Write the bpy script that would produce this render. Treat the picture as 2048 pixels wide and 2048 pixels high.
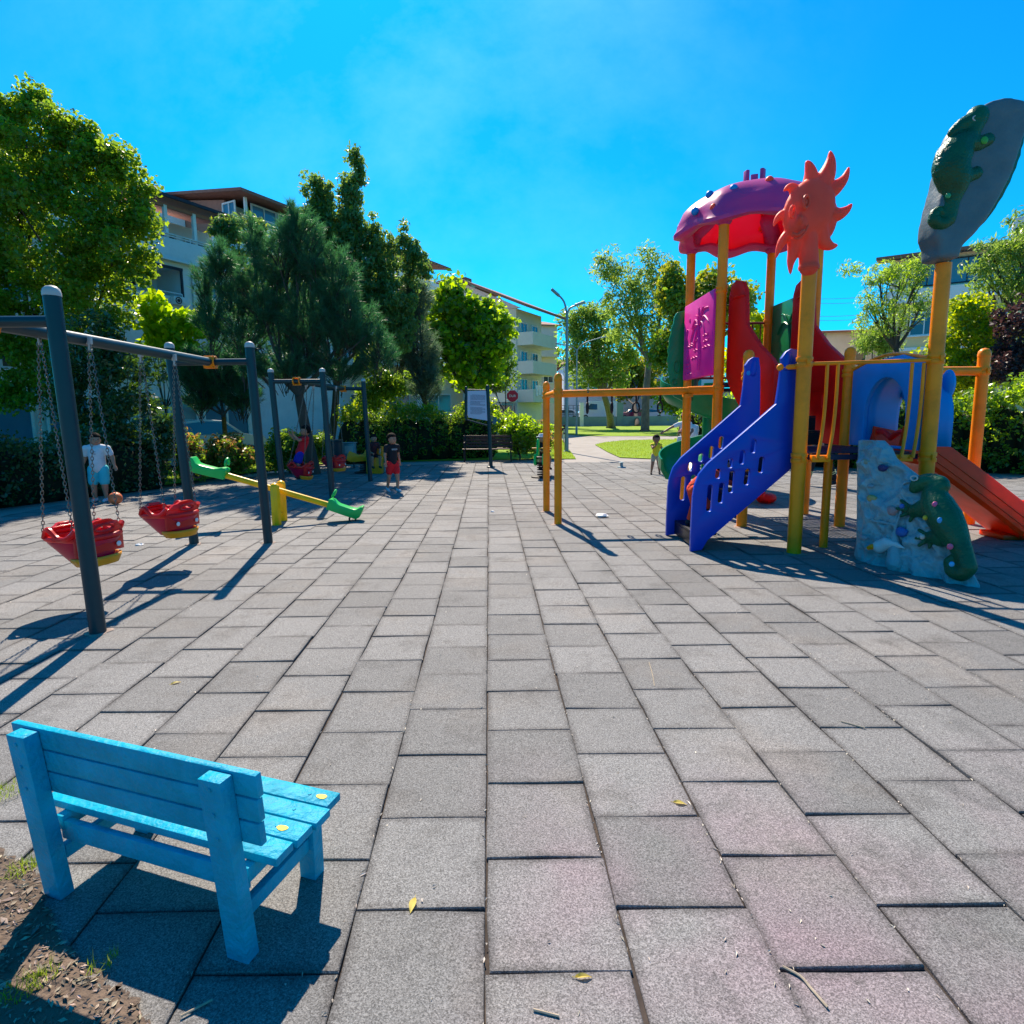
import bpy, bmesh, math, random
import numpy as np
from mathutils import Vector, Matrix, Quaternion
from mathutils.geometry import tessellate_polygon
rad = math.radians
for o in list(bpy.data.objects): bpy.data.objects.remove(o)
SC = bpy.context.scene
COL = SC.collection
V = Vector

# ---------------------------------------------------------------- camera
F, CX, CY, EYE = 1170.0, 1024.0, 985.0, 1.5
TH = math.atan((CY - 831) / F); RO = rad(0.5)
FW = V((0, math.cos(TH), -math.sin(TH)))
U0 = V((0, math.sin(TH), math.cos(TH))); R0 = V((1, 0, 0))
RT = R0 * math.cos(RO) - U0 * math.sin(RO)
UP = U0 * math.cos(RO) + R0 * math.sin(RO)
CAM = V((0, 0, EYE))
cd = bpy.data.cameras.new('camera'); cam = bpy.data.objects.new('camera', cd); COL.objects.link(cam)
cd.sensor_width = 36; cd.lens = 36 * F / 2048; cd.shift_y = -(1024 - CY) / 2048
cd.clip_start = 0.05; cd.clip_end = 1500
m = Matrix((RT, UP, -FW)).transposed().to_4x4(); m.translation = CAM
cam.matrix_world = m
SC.camera = cam

def ray(x, y): return FW + RT * ((x - CX) / F) + UP * ((CY - y) / F)
def G(x, y, z=0.0):                 # photograph point -> point on the level z
    d = ray(x, y); return CAM + d * ((z - EYE) / d.z)
def AT(x, y, Y):                    # photograph point -> point at distance Y
    d = ray(x, y); return CAM + d * (Y / d.y)
def AX(x, y, X):
    d = ray(x, y); return CAM + d * (X / d.x)
def PX(Y): return Y / F             # metres per photograph pixel at distance Y

# ---------------------------------------------------------------- sky, sun, exposure
SUN_AZ, SUN_EL = rad(-14.0), rad(47)
w = bpy.data.worlds.new('World'); SC.world = w; w.use_nodes = True
nt = w.node_tree; nt.nodes.clear()
N = nt.nodes.new; L = nt.links.new
sky = N('ShaderNodeTexSky'); sky.sky_type = 'NISHITA'; sky.sun_disc = False
sky.sun_elevation = SUN_EL; sky.sun_rotation = SUN_AZ
sky.air_density = 1.0; sky.dust_density = 0.25; sky.ozone_density = 2.0
tint = N('ShaderNodeMix'); tint.data_type = 'RGBA'; tint.blend_type = 'MULTIPLY'; tint.inputs[0].default_value = 1
tint.inputs[7].default_value = (0.022, 0.90, 1.42, 1)
L(sky.outputs[0], tint.inputs[6])
# thin cirrus
geo = N('ShaderNodeTexCoord'); mp = N('ShaderNodeMapping'); mp.inputs['Scale'].default_value = (1.6, 3.2, 2.2)
L(geo.outputs['Generated'], mp.inputs[0])
nz = N('ShaderNodeTexNoise'); nz.inputs['Scale'].default_value = 1.6; nz.inputs['Detail'].default_value = 7; nz.inputs['Roughness'].default_value = .62
L(mp.outputs[0], nz.inputs['Vector'])
dp = N('ShaderNodeVectorMath'); dp.operation = 'DISTANCE'; dp.inputs[1].default_value = (-0.13, 0.80, 0.58)
nrm = N('ShaderNodeVectorMath'); nrm.operation = 'NORMALIZE'; L(geo.outputs['Generated'], nrm.inputs[0]); L(nrm.outputs[0], dp.inputs[0])
m1 = N('ShaderNodeMapRange'); m1.inputs[1].default_value = 0.62; m1.inputs[2].default_value = 0.0; L(dp.outputs['Value'], m1.inputs[0])
m2 = N('ShaderNodeMapRange'); m2.inputs[1].default_value = 0.42; m2.inputs[2].default_value = 0.78; L(nz.outputs[0], m2.inputs[0])
mm = N('ShaderNodeMath'); mm.operation = 'MULTIPLY'; L(m1.outputs[0], mm.inputs[0]); L(m2.outputs[0], mm.inputs[1])
m3 = N('ShaderNodeMath'); m3.operation = 'MULTIPLY'; L(mm.outputs[0], m3.inputs[0]); m3.inputs[1].default_value = 0.5
cl = N('ShaderNodeMix'); cl.data_type = 'RGBA'; L(m3.outputs[0], cl.inputs[0]); L(tint.outputs[2], cl.inputs[6]); cl.inputs[7].default_value = (3.2, 7.6, 9.0, 1)
bg = N('ShaderNodeBackground'); bg.inputs[1].default_value = 0.080; L(cl.outputs[2], bg.inputs[0])
ow = N('ShaderNodeOutputWorld'); L(bg.outputs[0], ow.inputs[0])
sd = bpy.data.lights.new('sun', 'SUN'); sun = bpy.data.objects.new('sun', sd); COL.objects.link(sun)
sd.energy = 5.0; sd.angle = rad(0.5); sd.color = (1.0, 0.86, 0.70)
sdir = V((math.sin(SUN_AZ) * math.cos(SUN_EL), math.cos(SUN_AZ) * math.cos(SUN_EL), math.sin(SUN_EL)))
sun.rotation_euler = sdir.to_track_quat('Z', 'Y').to_euler(); sun.location = (0, 0, 30)
SC.view_settings.view_transform = 'Standard'; SC.view_settings.look = 'None'
SC.view_settings.exposure = 0.84; SC.view_settings.gamma = 1

# ---------------------------------------------------------------- materials
def nodes(name):
    mt = bpy.data.materials.new(name); mt.use_nodes = True; n = mt.node_tree; n.nodes.clear()
    return mt, n, n.nodes.new, n.links.new
def MAT(name, col, rough=.5, metal=0, var=.12, vs=6, bump=0, bs=60, transl=0, dirt=0, dcol=(.1, .09, .07), ds=2.5, spec=.32, isl=0, coat=0, tcol=None, stretch=None, sss=0, srad=(1, .2, .1)):
    mt, n, N, L = nodes(name)
    b = N('ShaderNodeBsdfPrincipled'); b.inputs['Roughness'].default_value = rough; b.inputs['Metallic'].default_value = metal
    b.inputs['Specular IOR Level'].default_value = spec
    if sss: b.inputs['Subsurface Weight'].default_value = sss; b.inputs['Subsurface Radius'].default_value = srad; b.inputs['Subsurface Scale'].default_value = .12
    if coat: b.inputs['Coat Weight'].default_value = coat; b.inputs['Coat Roughness'].default_value = .12
    tc = N('ShaderNodeTexCoord'); vec = tc.outputs['Object']
    if stretch:
        mp = N('ShaderNodeMapping'); mp.inputs['Scale'].default_value = stretch; L(vec, mp.inputs[0]); vec = mp.outputs[0]
    nz = N('ShaderNodeTexNoise'); nz.inputs['Scale'].default_value = vs; nz.inputs['Detail'].default_value = 5; L(vec, nz.inputs['Vector'])
    hs = N('ShaderNodeHueSaturation'); hs.inputs['Color'].default_value = (*col, 1)
    mr = N('ShaderNodeMapRange'); mr.inputs[1].default_value = .25; mr.inputs[2].default_value = .75
    mr.inputs[3].default_value = 1 - var; mr.inputs[4].default_value = 1 + var; L(nz.outputs[0], mr.inputs[0])
    val = mr.outputs[0]
    if isl:
        gi = N('ShaderNodeNewGeometry'); r2 = N('ShaderNodeMapRange'); r2.inputs[3].default_value = 1 - isl; r2.inputs[4].default_value = 1 + isl
        L(gi.outputs['Random Per Island'], r2.inputs[0]); mu = N('ShaderNodeMath'); mu.operation = 'MULTIPLY'; L(val, mu.inputs[0]); L(r2.outputs[0], mu.inputs[1]); val = mu.outputs[0]
        r3 = N('ShaderNodeMapRange'); r3.inputs[3].default_value = .5 - isl * .07; r3.inputs[4].default_value = .5 + isl * .04
        wn = N('ShaderNodeTexWhiteNoise'); wn.noise_dimensions = '1D'; L(gi.outputs['Random Per Island'], wn.inputs['W']); L(wn.outputs['Value'], r3.inputs[0]); L(r3.outputs[0], hs.inputs['Hue'])
    L(val, hs.inputs['Value']); c = hs.outputs[0]
    if dirt:
        n2 = N('ShaderNodeTexNoise'); n2.inputs['Scale'].default_value = ds; n2.inputs['Detail'].default_value = 8; n2.inputs['Roughness'].default_value = .7; L(vec, n2.inputs['Vector'])
        r4 = N('ShaderNodeMapRange'); r4.inputs[1].default_value = .48; r4.inputs[2].default_value = .72; r4.inputs[4].default_value = dirt; L(n2.outputs[0], r4.inputs[0])
        mx = N('ShaderNodeMix'); mx.data_type = 'RGBA'; L(r4.outputs[0], mx.inputs[0]); L(c, mx.inputs[6]); mx.inputs[7].default_value = (*dcol, 1); c = mx.outputs[2]
        ra = N('ShaderNodeMath'); ra.operation = 'MULTIPLY_ADD'; L(r4.outputs[0], ra.inputs[0]); ra.inputs[1].default_value = .3; ra.inputs[2].default_value = rough; L(ra.outputs[0], b.inputs['Roughness'])
    L(c, b.inputs['Base Color'])
    if bump:
        n3 = N('ShaderNodeTexNoise'); n3.inputs['Scale'].default_value = bs; n3.inputs['Detail'].default_value = 4; L(vec, n3.inputs['Vector'])
        bp = N('ShaderNodeBump'); bp.inputs['Strength'].default_value = bump; bp.inputs['Distance'].default_value = .02; L(n3.outputs[0], bp.inputs['Height']); L(bp.outputs[0], b.inputs['Normal'])
    out = N('ShaderNodeOutputMaterial'); sh = b.outputs[0]
    if transl:
        t = N('ShaderNodeBsdfTranslucent'); ms = N('ShaderNodeMixShader'); ms.inputs[0].default_value = transl
        if tcol: t.inputs[0].default_value = (*tcol, 1)
        else:
            g = N('ShaderNodeMix'); g.data_type = 'RGBA'; g.blend_type = 'MULTIPLY'; g.inputs[0].default_value = 1; L(c, g.inputs[6]); g.inputs[7].default_value = (2.4, 2.0, .5, 1); L(g.outputs[2], t.inputs[0])
        L(sh, ms.inputs[1]); L(t.outputs[0], ms.inputs[2]); sh = ms.outputs[0]
    L(sh, out.inputs[0]); return mt
def GLASS(name, col=(.03, .05, .06), rough=.06):
    mt, n, N, L = nodes(name); b = N('ShaderNodeBsdfPrincipled'); b.inputs['Base Color'].default_value = (*col, 1); b.inputs['Roughness'].default_value = rough
    b.inputs['Specular IOR Level'].default_value = .9; o = N('ShaderNodeOutputMaterial'); L(b.outputs[0], o.inputs[0]); return mt

M = {}
M['yellow'] = MAT('yellow_paint', (.98, .27, .0), .38, var=.16, vs=3, dirt=.45, dcol=(.42, .15, .01), ds=4, bump=.05, bs=30, spec=.3)
M['yellow2'] = MAT('bright_yellow_paint', (.95, .52, .0), .35, var=.1, dirt=.3, dcol=(.4, .24, .02))
M['blue'] = MAT('blue_plastic', (.0, .045, .44), .36, var=.12, vs=2, dirt=.35, dcol=(.0, .05, .42), ds=2, bump=.03, bs=120, spec=.35)
M['blue_l'] = MAT('sky_blue_plastic', (.0, .25, .66), .42, var=.15, vs=2, dirt=.4, dcol=(.06, .25, .6), ds=3)
M['red'] = MAT('red_plastic', (.80, .008, .004), .38, var=.15, vs=2, dirt=.2, dcol=(.7, .04, .02), spec=.25, sss=.4)
M['orange'] = MAT('orange_red_plastic', (.90, .045, .0), .4, var=.15, dirt=.3, dcol=(.85, .06, .01), spec=.25, sss=.5)
M['coral'] = MAT('faded_coral_plastic', (.92, .085, .045), .5, var=.14, vs=3, dirt=.4, dcol=(.85, .14, .08), ds=3, bump=.05, bs=40, spec=.2, sss=.5)
M['pink'] = MAT('magenta_plastic', (.80, .008, .30), .42, var=.1, dirt=.35, dcol=(.62, .1, .35), ds=3)
M['purple'] = MAT('mauve_dome_plastic', (.66, .08, .36), .32, var=.1, vs=1.5, dirt=.4, dcol=(.45, .1, .3), ds=3, transl=.36, tcol=(1, .012, .002), bump=.05, bs=15)
M['green'] = MAT('green_plastic', (.004, .2, .06), .3, var=.12, dirt=.3, dcol=(.03, .3, .14))
M['green_b'] = MAT('light_green_plastic', (.012, .48, .09), .32, var=.1, dirt=.2, dcol=(.1, .5, .2))
M['cham'] = MAT('dark_green_painted_resin', (.003, .085, .035), .34, var=.3, vs=5, bump=.5, bs=45, dirt=.35, dcol=(.01, .13, .06))
M['rock'] = MAT('grey_blue_moulded_rock', (.22, .36, .39), .30, var=.25, vs=6, bump=1.0, bs=22, dirt=.5, dcol=(.14, .23, .26), ds=3)
M['rockp'] = MAT('grey_moulded_resin', (.085, .13, .145), .42, var=.2, vs=4, bump=.6, bs=8, dirt=.5, dcol=(.15, .17, .17), ds=3)
M['steel_g'] = MAT('dark_teal_painted_steel', (.002, .032, .042), .36, metal=.0, var=.12, vs=4, dirt=.25, dcol=(.02, .045, .05), ds=8, spec=.35)
M['capg'] = MAT('pale_grey_cap', (.45, .45, .42), .5)
M['chain'] = MAT('galvanised_chain', (.16, .155, .14), .3, metal=.9, var=.2, vs=40)
M['black'] = MAT('black_rubber', (.012, .012, .014), .6)
M['blackp'] = MAT('black_perforated_steel', (.008, .009, .012), .35)
M['navy'] = MAT('dark_blue_deck_paint', (.01, .016, .05), .4, dirt=.4, dcol=(.05, .06, .09))
M['bench'] = MAT('turquoise_painted_wood', (.0, .35, .50), .5, var=.2, vs=9, bump=.5, bs=35, dirt=.55, dcol=(.03, .28, .36), ds=11, spec=.12)
M['leafy'] = MAT('yellow_mark_paint', (.95, .62, .0), .5, var=.1)
M['swingr'] = MAT('red_swing_plastic', (.72, .025, .025), .3, var=.15, transl=.25, tcol=(.9, .03, .02))
M['swingm'] = MAT('magenta_swing_plastic', (.50, .008, .05), .3, var=.15, transl=.12, tcol=(.8, .01, .05))
M['swingo'] = MAT('amber_swing_plastic', (.75, .3, .01), .35, var=.15)
M['white'] = MAT('white_paint', (.75, .75, .74), .5, dirt=.25, dcol=(.45, .43, .4))
M['wood_b'] = MAT('brown_stained_wood', (.085, .032, .022), .5, var=.2, bump=.3)
M['galv'] = MAT('galvanised_post', (.22, .30, .33), .45, metal=.3, var=.1)
M['concrete'] = MAT('concrete', (.30, .295, .28), .85, var=.15, vs=2, bump=.2, bs=40, dirt=.4, dcol=(.18, .17, .15), ds=.6)
M['wallblue'] = MAT('grey_blue_wall_paint', (.16, .26, .31), .8, var=.12, vs=1, dirt=.4, dcol=(.12, .16, .17), ds=.8)
def paving():
    mt, n, N, L = nodes('rubber_tiles')
    b = N('ShaderNodeBsdfPrincipled'); b.inputs['Roughness'].default_value = .82; b.inputs['Specular IOR Level'].default_value = .25
    tc = N('ShaderNodeTexCoord'); g = N('ShaderNodeNewGeometry')
    def noise(s, d=4, r=.5):
        z = N('ShaderNodeTexNoise'); z.inputs['Scale'].default_value = s; z.inputs['Detail'].default_value = d; z.inputs['Roughness'].default_value = r; L(tc.outputs['Object'], z.inputs['Vector']); return z.outputs[0]
    def rng(i, a, c, x, y):
        r = N('ShaderNodeMapRange'); r.inputs[1].default_value = a; r.inputs[2].default_value = c; r.inputs[3].default_value = x; r.inputs[4].default_value = y; L(i, r.inputs[0]); return r.outputs[0]
    def mul(a, c):
        k = N('ShaderNodeMath'); k.operation = 'MULTIPLY'; L(a, k.inputs[0]); L(c, k.inputs[1]); return k.outputs[0]
    def mix(f, a, c):
        k = N('ShaderNodeMix'); k.data_type = 'RGBA'; L(f, k.inputs[0])
        for i, q in ((6, a), (7, c)):
            if isinstance(q, tuple): k.inputs[i].default_value = (*q, 1)
            else: L(q, k.inputs[i])
        return k.outputs[2]
    c = mix(rng(g.outputs['Random Per Island'], 0, 1, 0, 1), (.150, .149, .144), (.208, .206, .199))
    # faded pink tiles towards the near right corner
    sx = N('ShaderNodeSeparateXYZ'); L(tc.outputs['Object'], sx.inputs[0])
    near = rng(sx.outputs[1], 2.6, 1.5, 0, 1)
    rgt = rng(sx.outputs[0], -.25, .15, 0, 1)
    pk = mul(mul(near, rgt), rng(noise(1.6, 3), .38, .66, 0, .5))
    c = mix(pk, c, (.28, .17, .21))
    c = mix(rng(noise(1.3, 5, .6), .52, .74, 0, .5), c, (.30, .262, .22))      # dusty sand stains
    c = mix(rng(noise(2.6, 6, .7), .52, .68, 0, .65), c, (.09, .09, .088))
    c = mix(rng(noise(7, 7, .75), .60, .68, 0, .5), c, (.09, .085, .08))       # dark grime
    c = mix(rng(noise(.35, 4, .6), .45, .75, 0, .3), c, (.31, .305, .295))
    at = N('ShaderNodeAttribute'); at.attribute_name = 'edge'
    ed_ = mul(at.outputs['Fac'], rng(noise(4.5, 6, .7), .3, .62, .12, 1.0))
    c = mix(rng(ed_, .0, 1, 0, .8), c, (.07, .066, .064))
    v = noise(150, 2); vv = N('ShaderNodeTexVoronoi'); vv.inputs['Scale'].default_value = 320; L(tc.outputs['Object'], vv.inputs['Vector'])
    hs = N('ShaderNodeHueSaturation'); L(c, hs.inputs['Color'])
    sep = N('ShaderNodeSeparateColor'); L(vv.outputs['Color'], sep.inputs[0])
    L(mul(rng(v, .3, .7, .75, 1.25), rng(sep.outputs[0], 0, 1, .5, 1.5)), hs.inputs['Value'])
    L(hs.outputs[0], b.inputs['Base Color'])
    bp = N('ShaderNodeBump'); bp.inputs['Strength'].default_value = .3; bp.inputs['Distance'].default_value = .003; L(vv.outputs['Distance'], bp.inputs['Height'])
    bp2 = N('ShaderNodeBump'); bp2.inputs['Strength'].default_value = .22; bp2.inputs['Distance'].default_value = .012; L(noise(12, 4), bp2.inputs['Height']); L(bp.outputs[0], bp2.inputs['Normal'])
    L(bp2.outputs[0], b.inputs['Normal']); o = N('ShaderNodeOutputMaterial'); L(b.outputs[0], o.inputs[0]); return mt
M['tiles'] = paving()
def leafm(name, col, t=.45, isl=.35, rough=.45, tcol=None):
    return MAT(name, col, rough, var=.25, vs=1.2, transl=t, isl=isl, spec=.4, tcol=tcol)
M['bark'] = MAT('bark', (.075, .058, .045), .9, var=.35, vs=9, bump=1, bs=14, stretch=(1, 1, .25))
M['barkp'] = MAT('plain_bark', (.16, .15, .13), .9, var=.35, vs=6, bump=.8, bs=14, stretch=(1, 1, .3))
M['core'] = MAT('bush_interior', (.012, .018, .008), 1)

# ---------------------------------------------------------------- mesh builder
class MB:
    def __init__(s): s.v = []; s.f = []
    def add(s, vs, fs):
        k = len(s.v); s.v += [tuple(v) for v in vs]; s.f += [tuple(i + k for i in f) for f in fs]
    def box(s, c, size, R=None):
        h = V(size) / 2; vs = []
        for x in (-1, 1):
            for y in (-1, 1):
                for z in (-1, 1):
                    q = V((x * h.x, y * h.y, z * h.z))
                    if R is not None: q = R @ q
                    vs.append(V(c) + q)
        s.add(vs, [(0, 1, 3, 2), (4, 6, 7, 5), (0, 4, 5, 1), (2, 3, 7, 6), (0, 2, 6, 4), (1, 5, 7, 3)])
    def mm(s, a, b): s.box((V(a) + V(b)) / 2, [abs(b[i] - a[i]) for i in range(3)])
    def bar(s, p, q, w, h, up=(0, 0, 1)):        # rectangular bar from p to q
        p, q = V(p), V(q); d = (q - p); l = d.length; d.normalize(); u = V(up)
        x = d.cross(u)
        if x.length < 1e-4: x = d.cross(V((0, 1, 0)))
        x.normalize(); z = x.cross(d)
        s.box((p + q) / 2, (w, l, h), Matrix((x, d, z)).transposed())
    def tube(s, pts, r, n=10, closed=False, cap=True, flat=None):
        pts = [V(p) for p in pts]; k = len(pts)
        rs = [r] * k if not hasattr(r, '__len__') else list(r)
        tan = []
        for i in range(k):
            a = pts[(i - 1) % k] if (closed or i > 0) else pts[i]
            b = pts[(i + 1) % k] if (closed or i < k - 1) else pts[i]
            t = (b - a); tan.append(t.normalized() if t.length > 1e-9 else V((0, 0, 1)))
        u = tan[0].orthogonal().normalized(); vs = []
        for i in range(k):
            u = u - tan[i] * u.dot(tan[i])
            u = u.normalized() if u.length > 1e-6 else tan[i].orthogonal().normalized()
            w_ = tan[i].cross(u)
            for j in range(n):
                a = 2 * math.pi * j / n
                vs.append(pts[i] + (u * math.cos(a) + w_ * math.sin(a)) * rs[i])
        fs = []
        for i in range(k if closed else k - 1):
            for j in range(n):
                a, b = i * n + j, i * n + (j + 1) % n; c, d = ((i + 1) % k) * n + (j + 1) % n, ((i + 1) % k) * n + j
                fs.append((a, b, c, d))
        if cap and not closed:
            fs.append(tuple(range(n))[::-1]); fs.append(tuple((k - 1) * n + j for j in range(n)))
        s.add(vs, fs)
    def rod(s, p, q, r, n=10, r2=None): s.tube([p, q], [r, r if r2 is None else r2], n)
    def sph(s, c, r, n=12, m=8, R=None):
        r = V((r, r, r)) if not hasattr(r, '__len__') else V(r); vs = [V((0, 0, r.z))]
        for i in range(1, m):
            a = math.pi * i / m
            for j in range(n):
                b = 2 * math.pi * j / n; vs.append(V((r.x * math.sin(a) * math.cos(b), r.y * math.sin(a) * math.sin(b), r.z * math.cos(a))))
        vs.append(V((0, 0, -r.z)))
        if R is not None: vs = [R @ v for v in vs]
        fs = [(0, 1 + j, 1 + (j + 1) % n) for j in range(n)]
        for i in range(m - 2):
            for j in range(n):
                a = 1 + i * n + j; b = 1 + i * n + (j + 1) % n; fs.append((a, a + n, b + n, b))
        e = len(vs) - 1; o = 1 + (m - 2) * n
        fs += [(o + j, e, o + (j + 1) % n) for j in range(n)]
        s.add([V(c) + v for v in vs], fs)
    def capsule(s, p, q, r1, r2=None, n=10):
        r2 = r1 if r2 is None else r2; s.rod(p, q, r1, n, r2); s.sph(p, r1, n, 6); s.sph(q, r2, n, 6)
    def chain(s, pts, rs, n=10):
        rs = [rs] * len(pts) if not hasattr(rs, '__len__') else rs
        for i in range(len(pts) - 1): s.capsule(pts[i], pts[i + 1], rs[i], rs[i + 1], n)
    def lathe(s, c, prof, n=24, R=None, fn=None):
        vs = []; k = len(prof)
        for r, z in prof:
            for j in range(n):
                a = 2 * math.pi * j / n; rr, zz = (r, z) if fn is None else fn(r, z, a)
                q = V((rr * math.cos(a), rr * math.sin(a), zz)); vs.append(V(c) + (R @ q if R is not None else q))
        fs = [(i * n + j, i * n + (j + 1) % n, (i + 1) * n + (j + 1) % n, (i + 1) * n + j) for i in range(k - 1) for j in range(n)]
        if prof[0][0] > 1e-5: fs.append(tuple(range(n))[::-1])
        if prof[-1][0] > 1e-5: fs.append(tuple((k - 1) * n + j for j in range(n)))
        s.add(vs, fs)
    def plate(s, loops, th):                      # flat outline (with holes) given thickness vector th
        th = V(th); loops = [[V(p) for p in l] for l in loops]; flat = [p for l in loops for p in l]; k = len(flat)
        tri = tessellate_polygon(loops); fs = [tuple(t) for t in tri] + [tuple(i + k for i in t[::-1]) for t in tri]
        o = 0
        for l in loops:
            n = len(l)
            for i in range(n): fs.append((o + i, o + (i + 1) % n, o + (i + 1) % n + k, o + i + k))
            o += n
        s.add([p - th / 2 for p in flat] + [p + th / 2 for p in flat], fs)
    def grid(s, P):
        a, b = len(P), len(P[0])
        s.add([p for r in P for p in r], [(i * b + j, i * b + j + 1, (i + 1) * b + j + 1, (i + 1) * b + j) for i in range(a - 1) for j in range(b - 1)])
    def build(s, name, mat, parent=None, smooth=False, bevel=0, remesh=0, ang=38, solid=0, smit=2, cut=None):
        me = bpy.data.meshes.new(name)
        o_ = wl(parent) if parent else V((0, 0, 0))
        me.from_pydata([tuple(V(v) - o_) for v in s.v], [], s.f)
        bm = bmesh.new(); bm.from_mesh(me)
        if not remesh: bmesh.ops.remove_doubles(bm, verts=bm.verts, dist=1e-6)
        bmesh.ops.recalc_face_normals(bm, faces=bm.faces); bm.to_mesh(me); bm.free()
        for mt in (mat if isinstance(mat, list) else [mat]): me.materials.append(mt)
        o = bpy.data.objects.new(name, me); COL.objects.link(o)
        if parent: o.parent = parent
        tmp = None
        if cut:
            tm = bpy.data.meshes.new('c'); tm.from_pydata([tuple(V(v) - o_) for v in cut.v], [], cut.f); bb_ = bmesh.new(); bb_.from_mesh(tm); bmesh.ops.recalc_face_normals(bb_, faces=bb_.faces); bb_.to_mesh(tm); bb_.free()
            tmp = bpy.data.objects.new('c', tm); COL.objects.link(tmp)
            if parent: tmp.parent = parent
            q = o.modifiers.new('c', 'BOOLEAN'); q.operation = 'DIFFERENCE'; q.object = tmp; q.solver = 'EXACT'
        if solid: q = o.modifiers.new('s', 'SOLIDIFY'); q.thickness = solid; q.offset = 0
        if remesh:
            q = o.modifiers.new('r', 'REMESH'); q.mode = 'VOXEL'; q.voxel_size = remesh
            q = o.modifiers.new('sm', 'SMOOTH'); q.factor = .5; q.iterations = smit
            smooth = True
        if bevel: q = o.modifiers.new('b', 'BEVEL'); q.width = bevel; q.segments = 2; q.limit_method = 'ANGLE'; q.angle_limit = rad(50)
        if remesh or bevel or cut:
            bpy.context.view_layer.update(); dg = bpy.context.evaluated_depsgraph_get(); ev = o.evaluated_get(dg)
            nm = bpy.data.meshes.new_from_object(ev); nm.name = name; o.modifiers.clear(); o.data = nm; me = nm
            if tmp: bpy.data.objects.remove(tmp)
        if smooth or bevel:
            me.polygons.foreach_set('use_smooth', [True] * len(me.polygons))
            if not remesh: me.set_sharp_from_angle(angle=rad(ang))
        return o
_wl = {}
def wl(o): return _wl.get(o.name, V((0, 0, 0)))
def root(name, loc, label, cat, group=None):
    o = bpy.data.objects.new(name, None); COL.objects.link(o); o.location = loc; o.empty_display_size = .2
    _wl[o.name] = V(loc); tag(o, label, cat, group); return o
def sub(o, parentpart):       # the part's world offset is that of its thing
    _wl[parentpart.name] = wl(parentpart.parent); return parentpart
def part(mb, name, mat, parent, **k):
    o = mb.build(name, mat, parent, **k); _wl[o.name] = wl(parent); return o
def tag(o, label=None, cat=None, group=None, kind=None):
    for k, v in (('label', label), ('category', cat), ('group', group), ('kind', kind)):
        if v: o[k] = v
    return o
def struct(mb, name, mat, kind='structure', **k): return tag(mb.build(name, mat, None, **k), kind=kind)
def solo(mb, name, mat, label, cat, group=None, **k):
    c = V((sum(v[0] for v in mb.v) / len(mb.v), sum(v[1] for v in mb.v) / len(mb.v), min(v[2] for v in mb.v)))
    mb.v = [tuple(V(v) - c) for v in mb.v]; o = mb.build(name, mat, None, **k); o.location = c; return tag(o, label, cat, group)
def copy_thing(r, off, label, keep=None):
    n = r.copy(); COL.objects.link(n); n.location = r.location + V(off); n['label'] = label
    def rec(a, b):
        for ch in list(a.children):
            c = ch.copy(); COL.objects.link(c); c.parent = b; rec(ch, c)
    rec(r, n); _wl[n.name] = wl(r) + V(off); return n
def arc(c, r, a0, a1, n, ax=(0, 2)):
    out = []
    for i in range(n + 1):
        a = a0 + (a1 - a0) * i / n; p = [c[0], c[1], c[2]]; p[ax[0]] += r * math.cos(a); p[ax[1]] += r * math.sin(a); out.append(V(p))
    return out
def bez(pts, n=6):            # Catmull-Rom through the points
    pts = [V(p) for p in pts]; out = []
    for i in range(len(pts) - 1):
        p0 = pts[max(i - 1, 0)]; p1 = pts[i]; p2 = pts[i + 1]; p3 = pts[min(i + 2, len(pts) - 1)]
        for k in range(n):
            t = k / n; out.append(.5 * ((2 * p1) + (p2 - p0) * t + (2 * p0 - 5 * p1 + 4 * p2 - p3) * t * t + (3 * p1 - p0 - 3 * p2 + p3) * t ** 3))
    out.append(pts[-1]); return out
# ================================================================ the ground
rnd = random.Random(7)
def inpoly(x, y, P):
    c = False; j = len(P) - 1
    for i in range(len(P)):
        if (P[i][1] > y) != (P[j][1] > y) and x < (P[j][0] - P[i][0]) * (y - P[i][1]) / (P[j][1] - P[i][1]) + P[i][0]: c = not c
        j = i
    return c
def flat(name, poly, z, mat, sub_=0):
    mb = MB(); loop = [V((p[0], p[1], z)) for p in poly]
    mb.add(loop, [tuple(t) for t in tessellate_polygon([loop])]); return struct(mb, name, mat)
M['soil'] = MAT('dusty_soil', (.16, .12, .085), .95, var=.35, vs=1.5, bump=1, bs=9, dirt=.7, dcol=(.10, .115, .05), ds=.5)
M['soil2'] = MAT('reddish_soil', (.13, .095, .07), .95, var=.35, vs=5, bump=1.2, bs=30, dirt=.6, dcol=(.10, .075, .055), ds=3)
M['path'] = MAT('pale_concrete_path', (.31, .285, .26), .85, var=.12, vs=1.2, bump=.2, bs=30, dirt=.45, dcol=(.22, .2, .18), ds=.7)
M['asph'] = MAT('asphalt', (.05, .055, .06), .9, var=.2, vs=1, bump=.3, bs=50)
M['lawn'] = MAT('lawn_turf', (.19, .31, .006), .95, var=.3, vs=2.2, bump=1, bs=12, dirt=.45, dcol=(.26, .27, .03), ds=.9)
M['grass'] = MAT('grass_blades', (.19, .31, .006), .6, var=.3, vs=2, transl=.5, isl=.35, tcol=(.38, .5, .03))
mb = MB(); R_ = 700
mb.add([(-R_, -60, -.06), (R_, -60, -.06), (R_, R_, -.06), (-R_, R_, -.06)], [(0, 1, 2, 3)]); struct(mb, 'ground', M['soil'])
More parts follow.
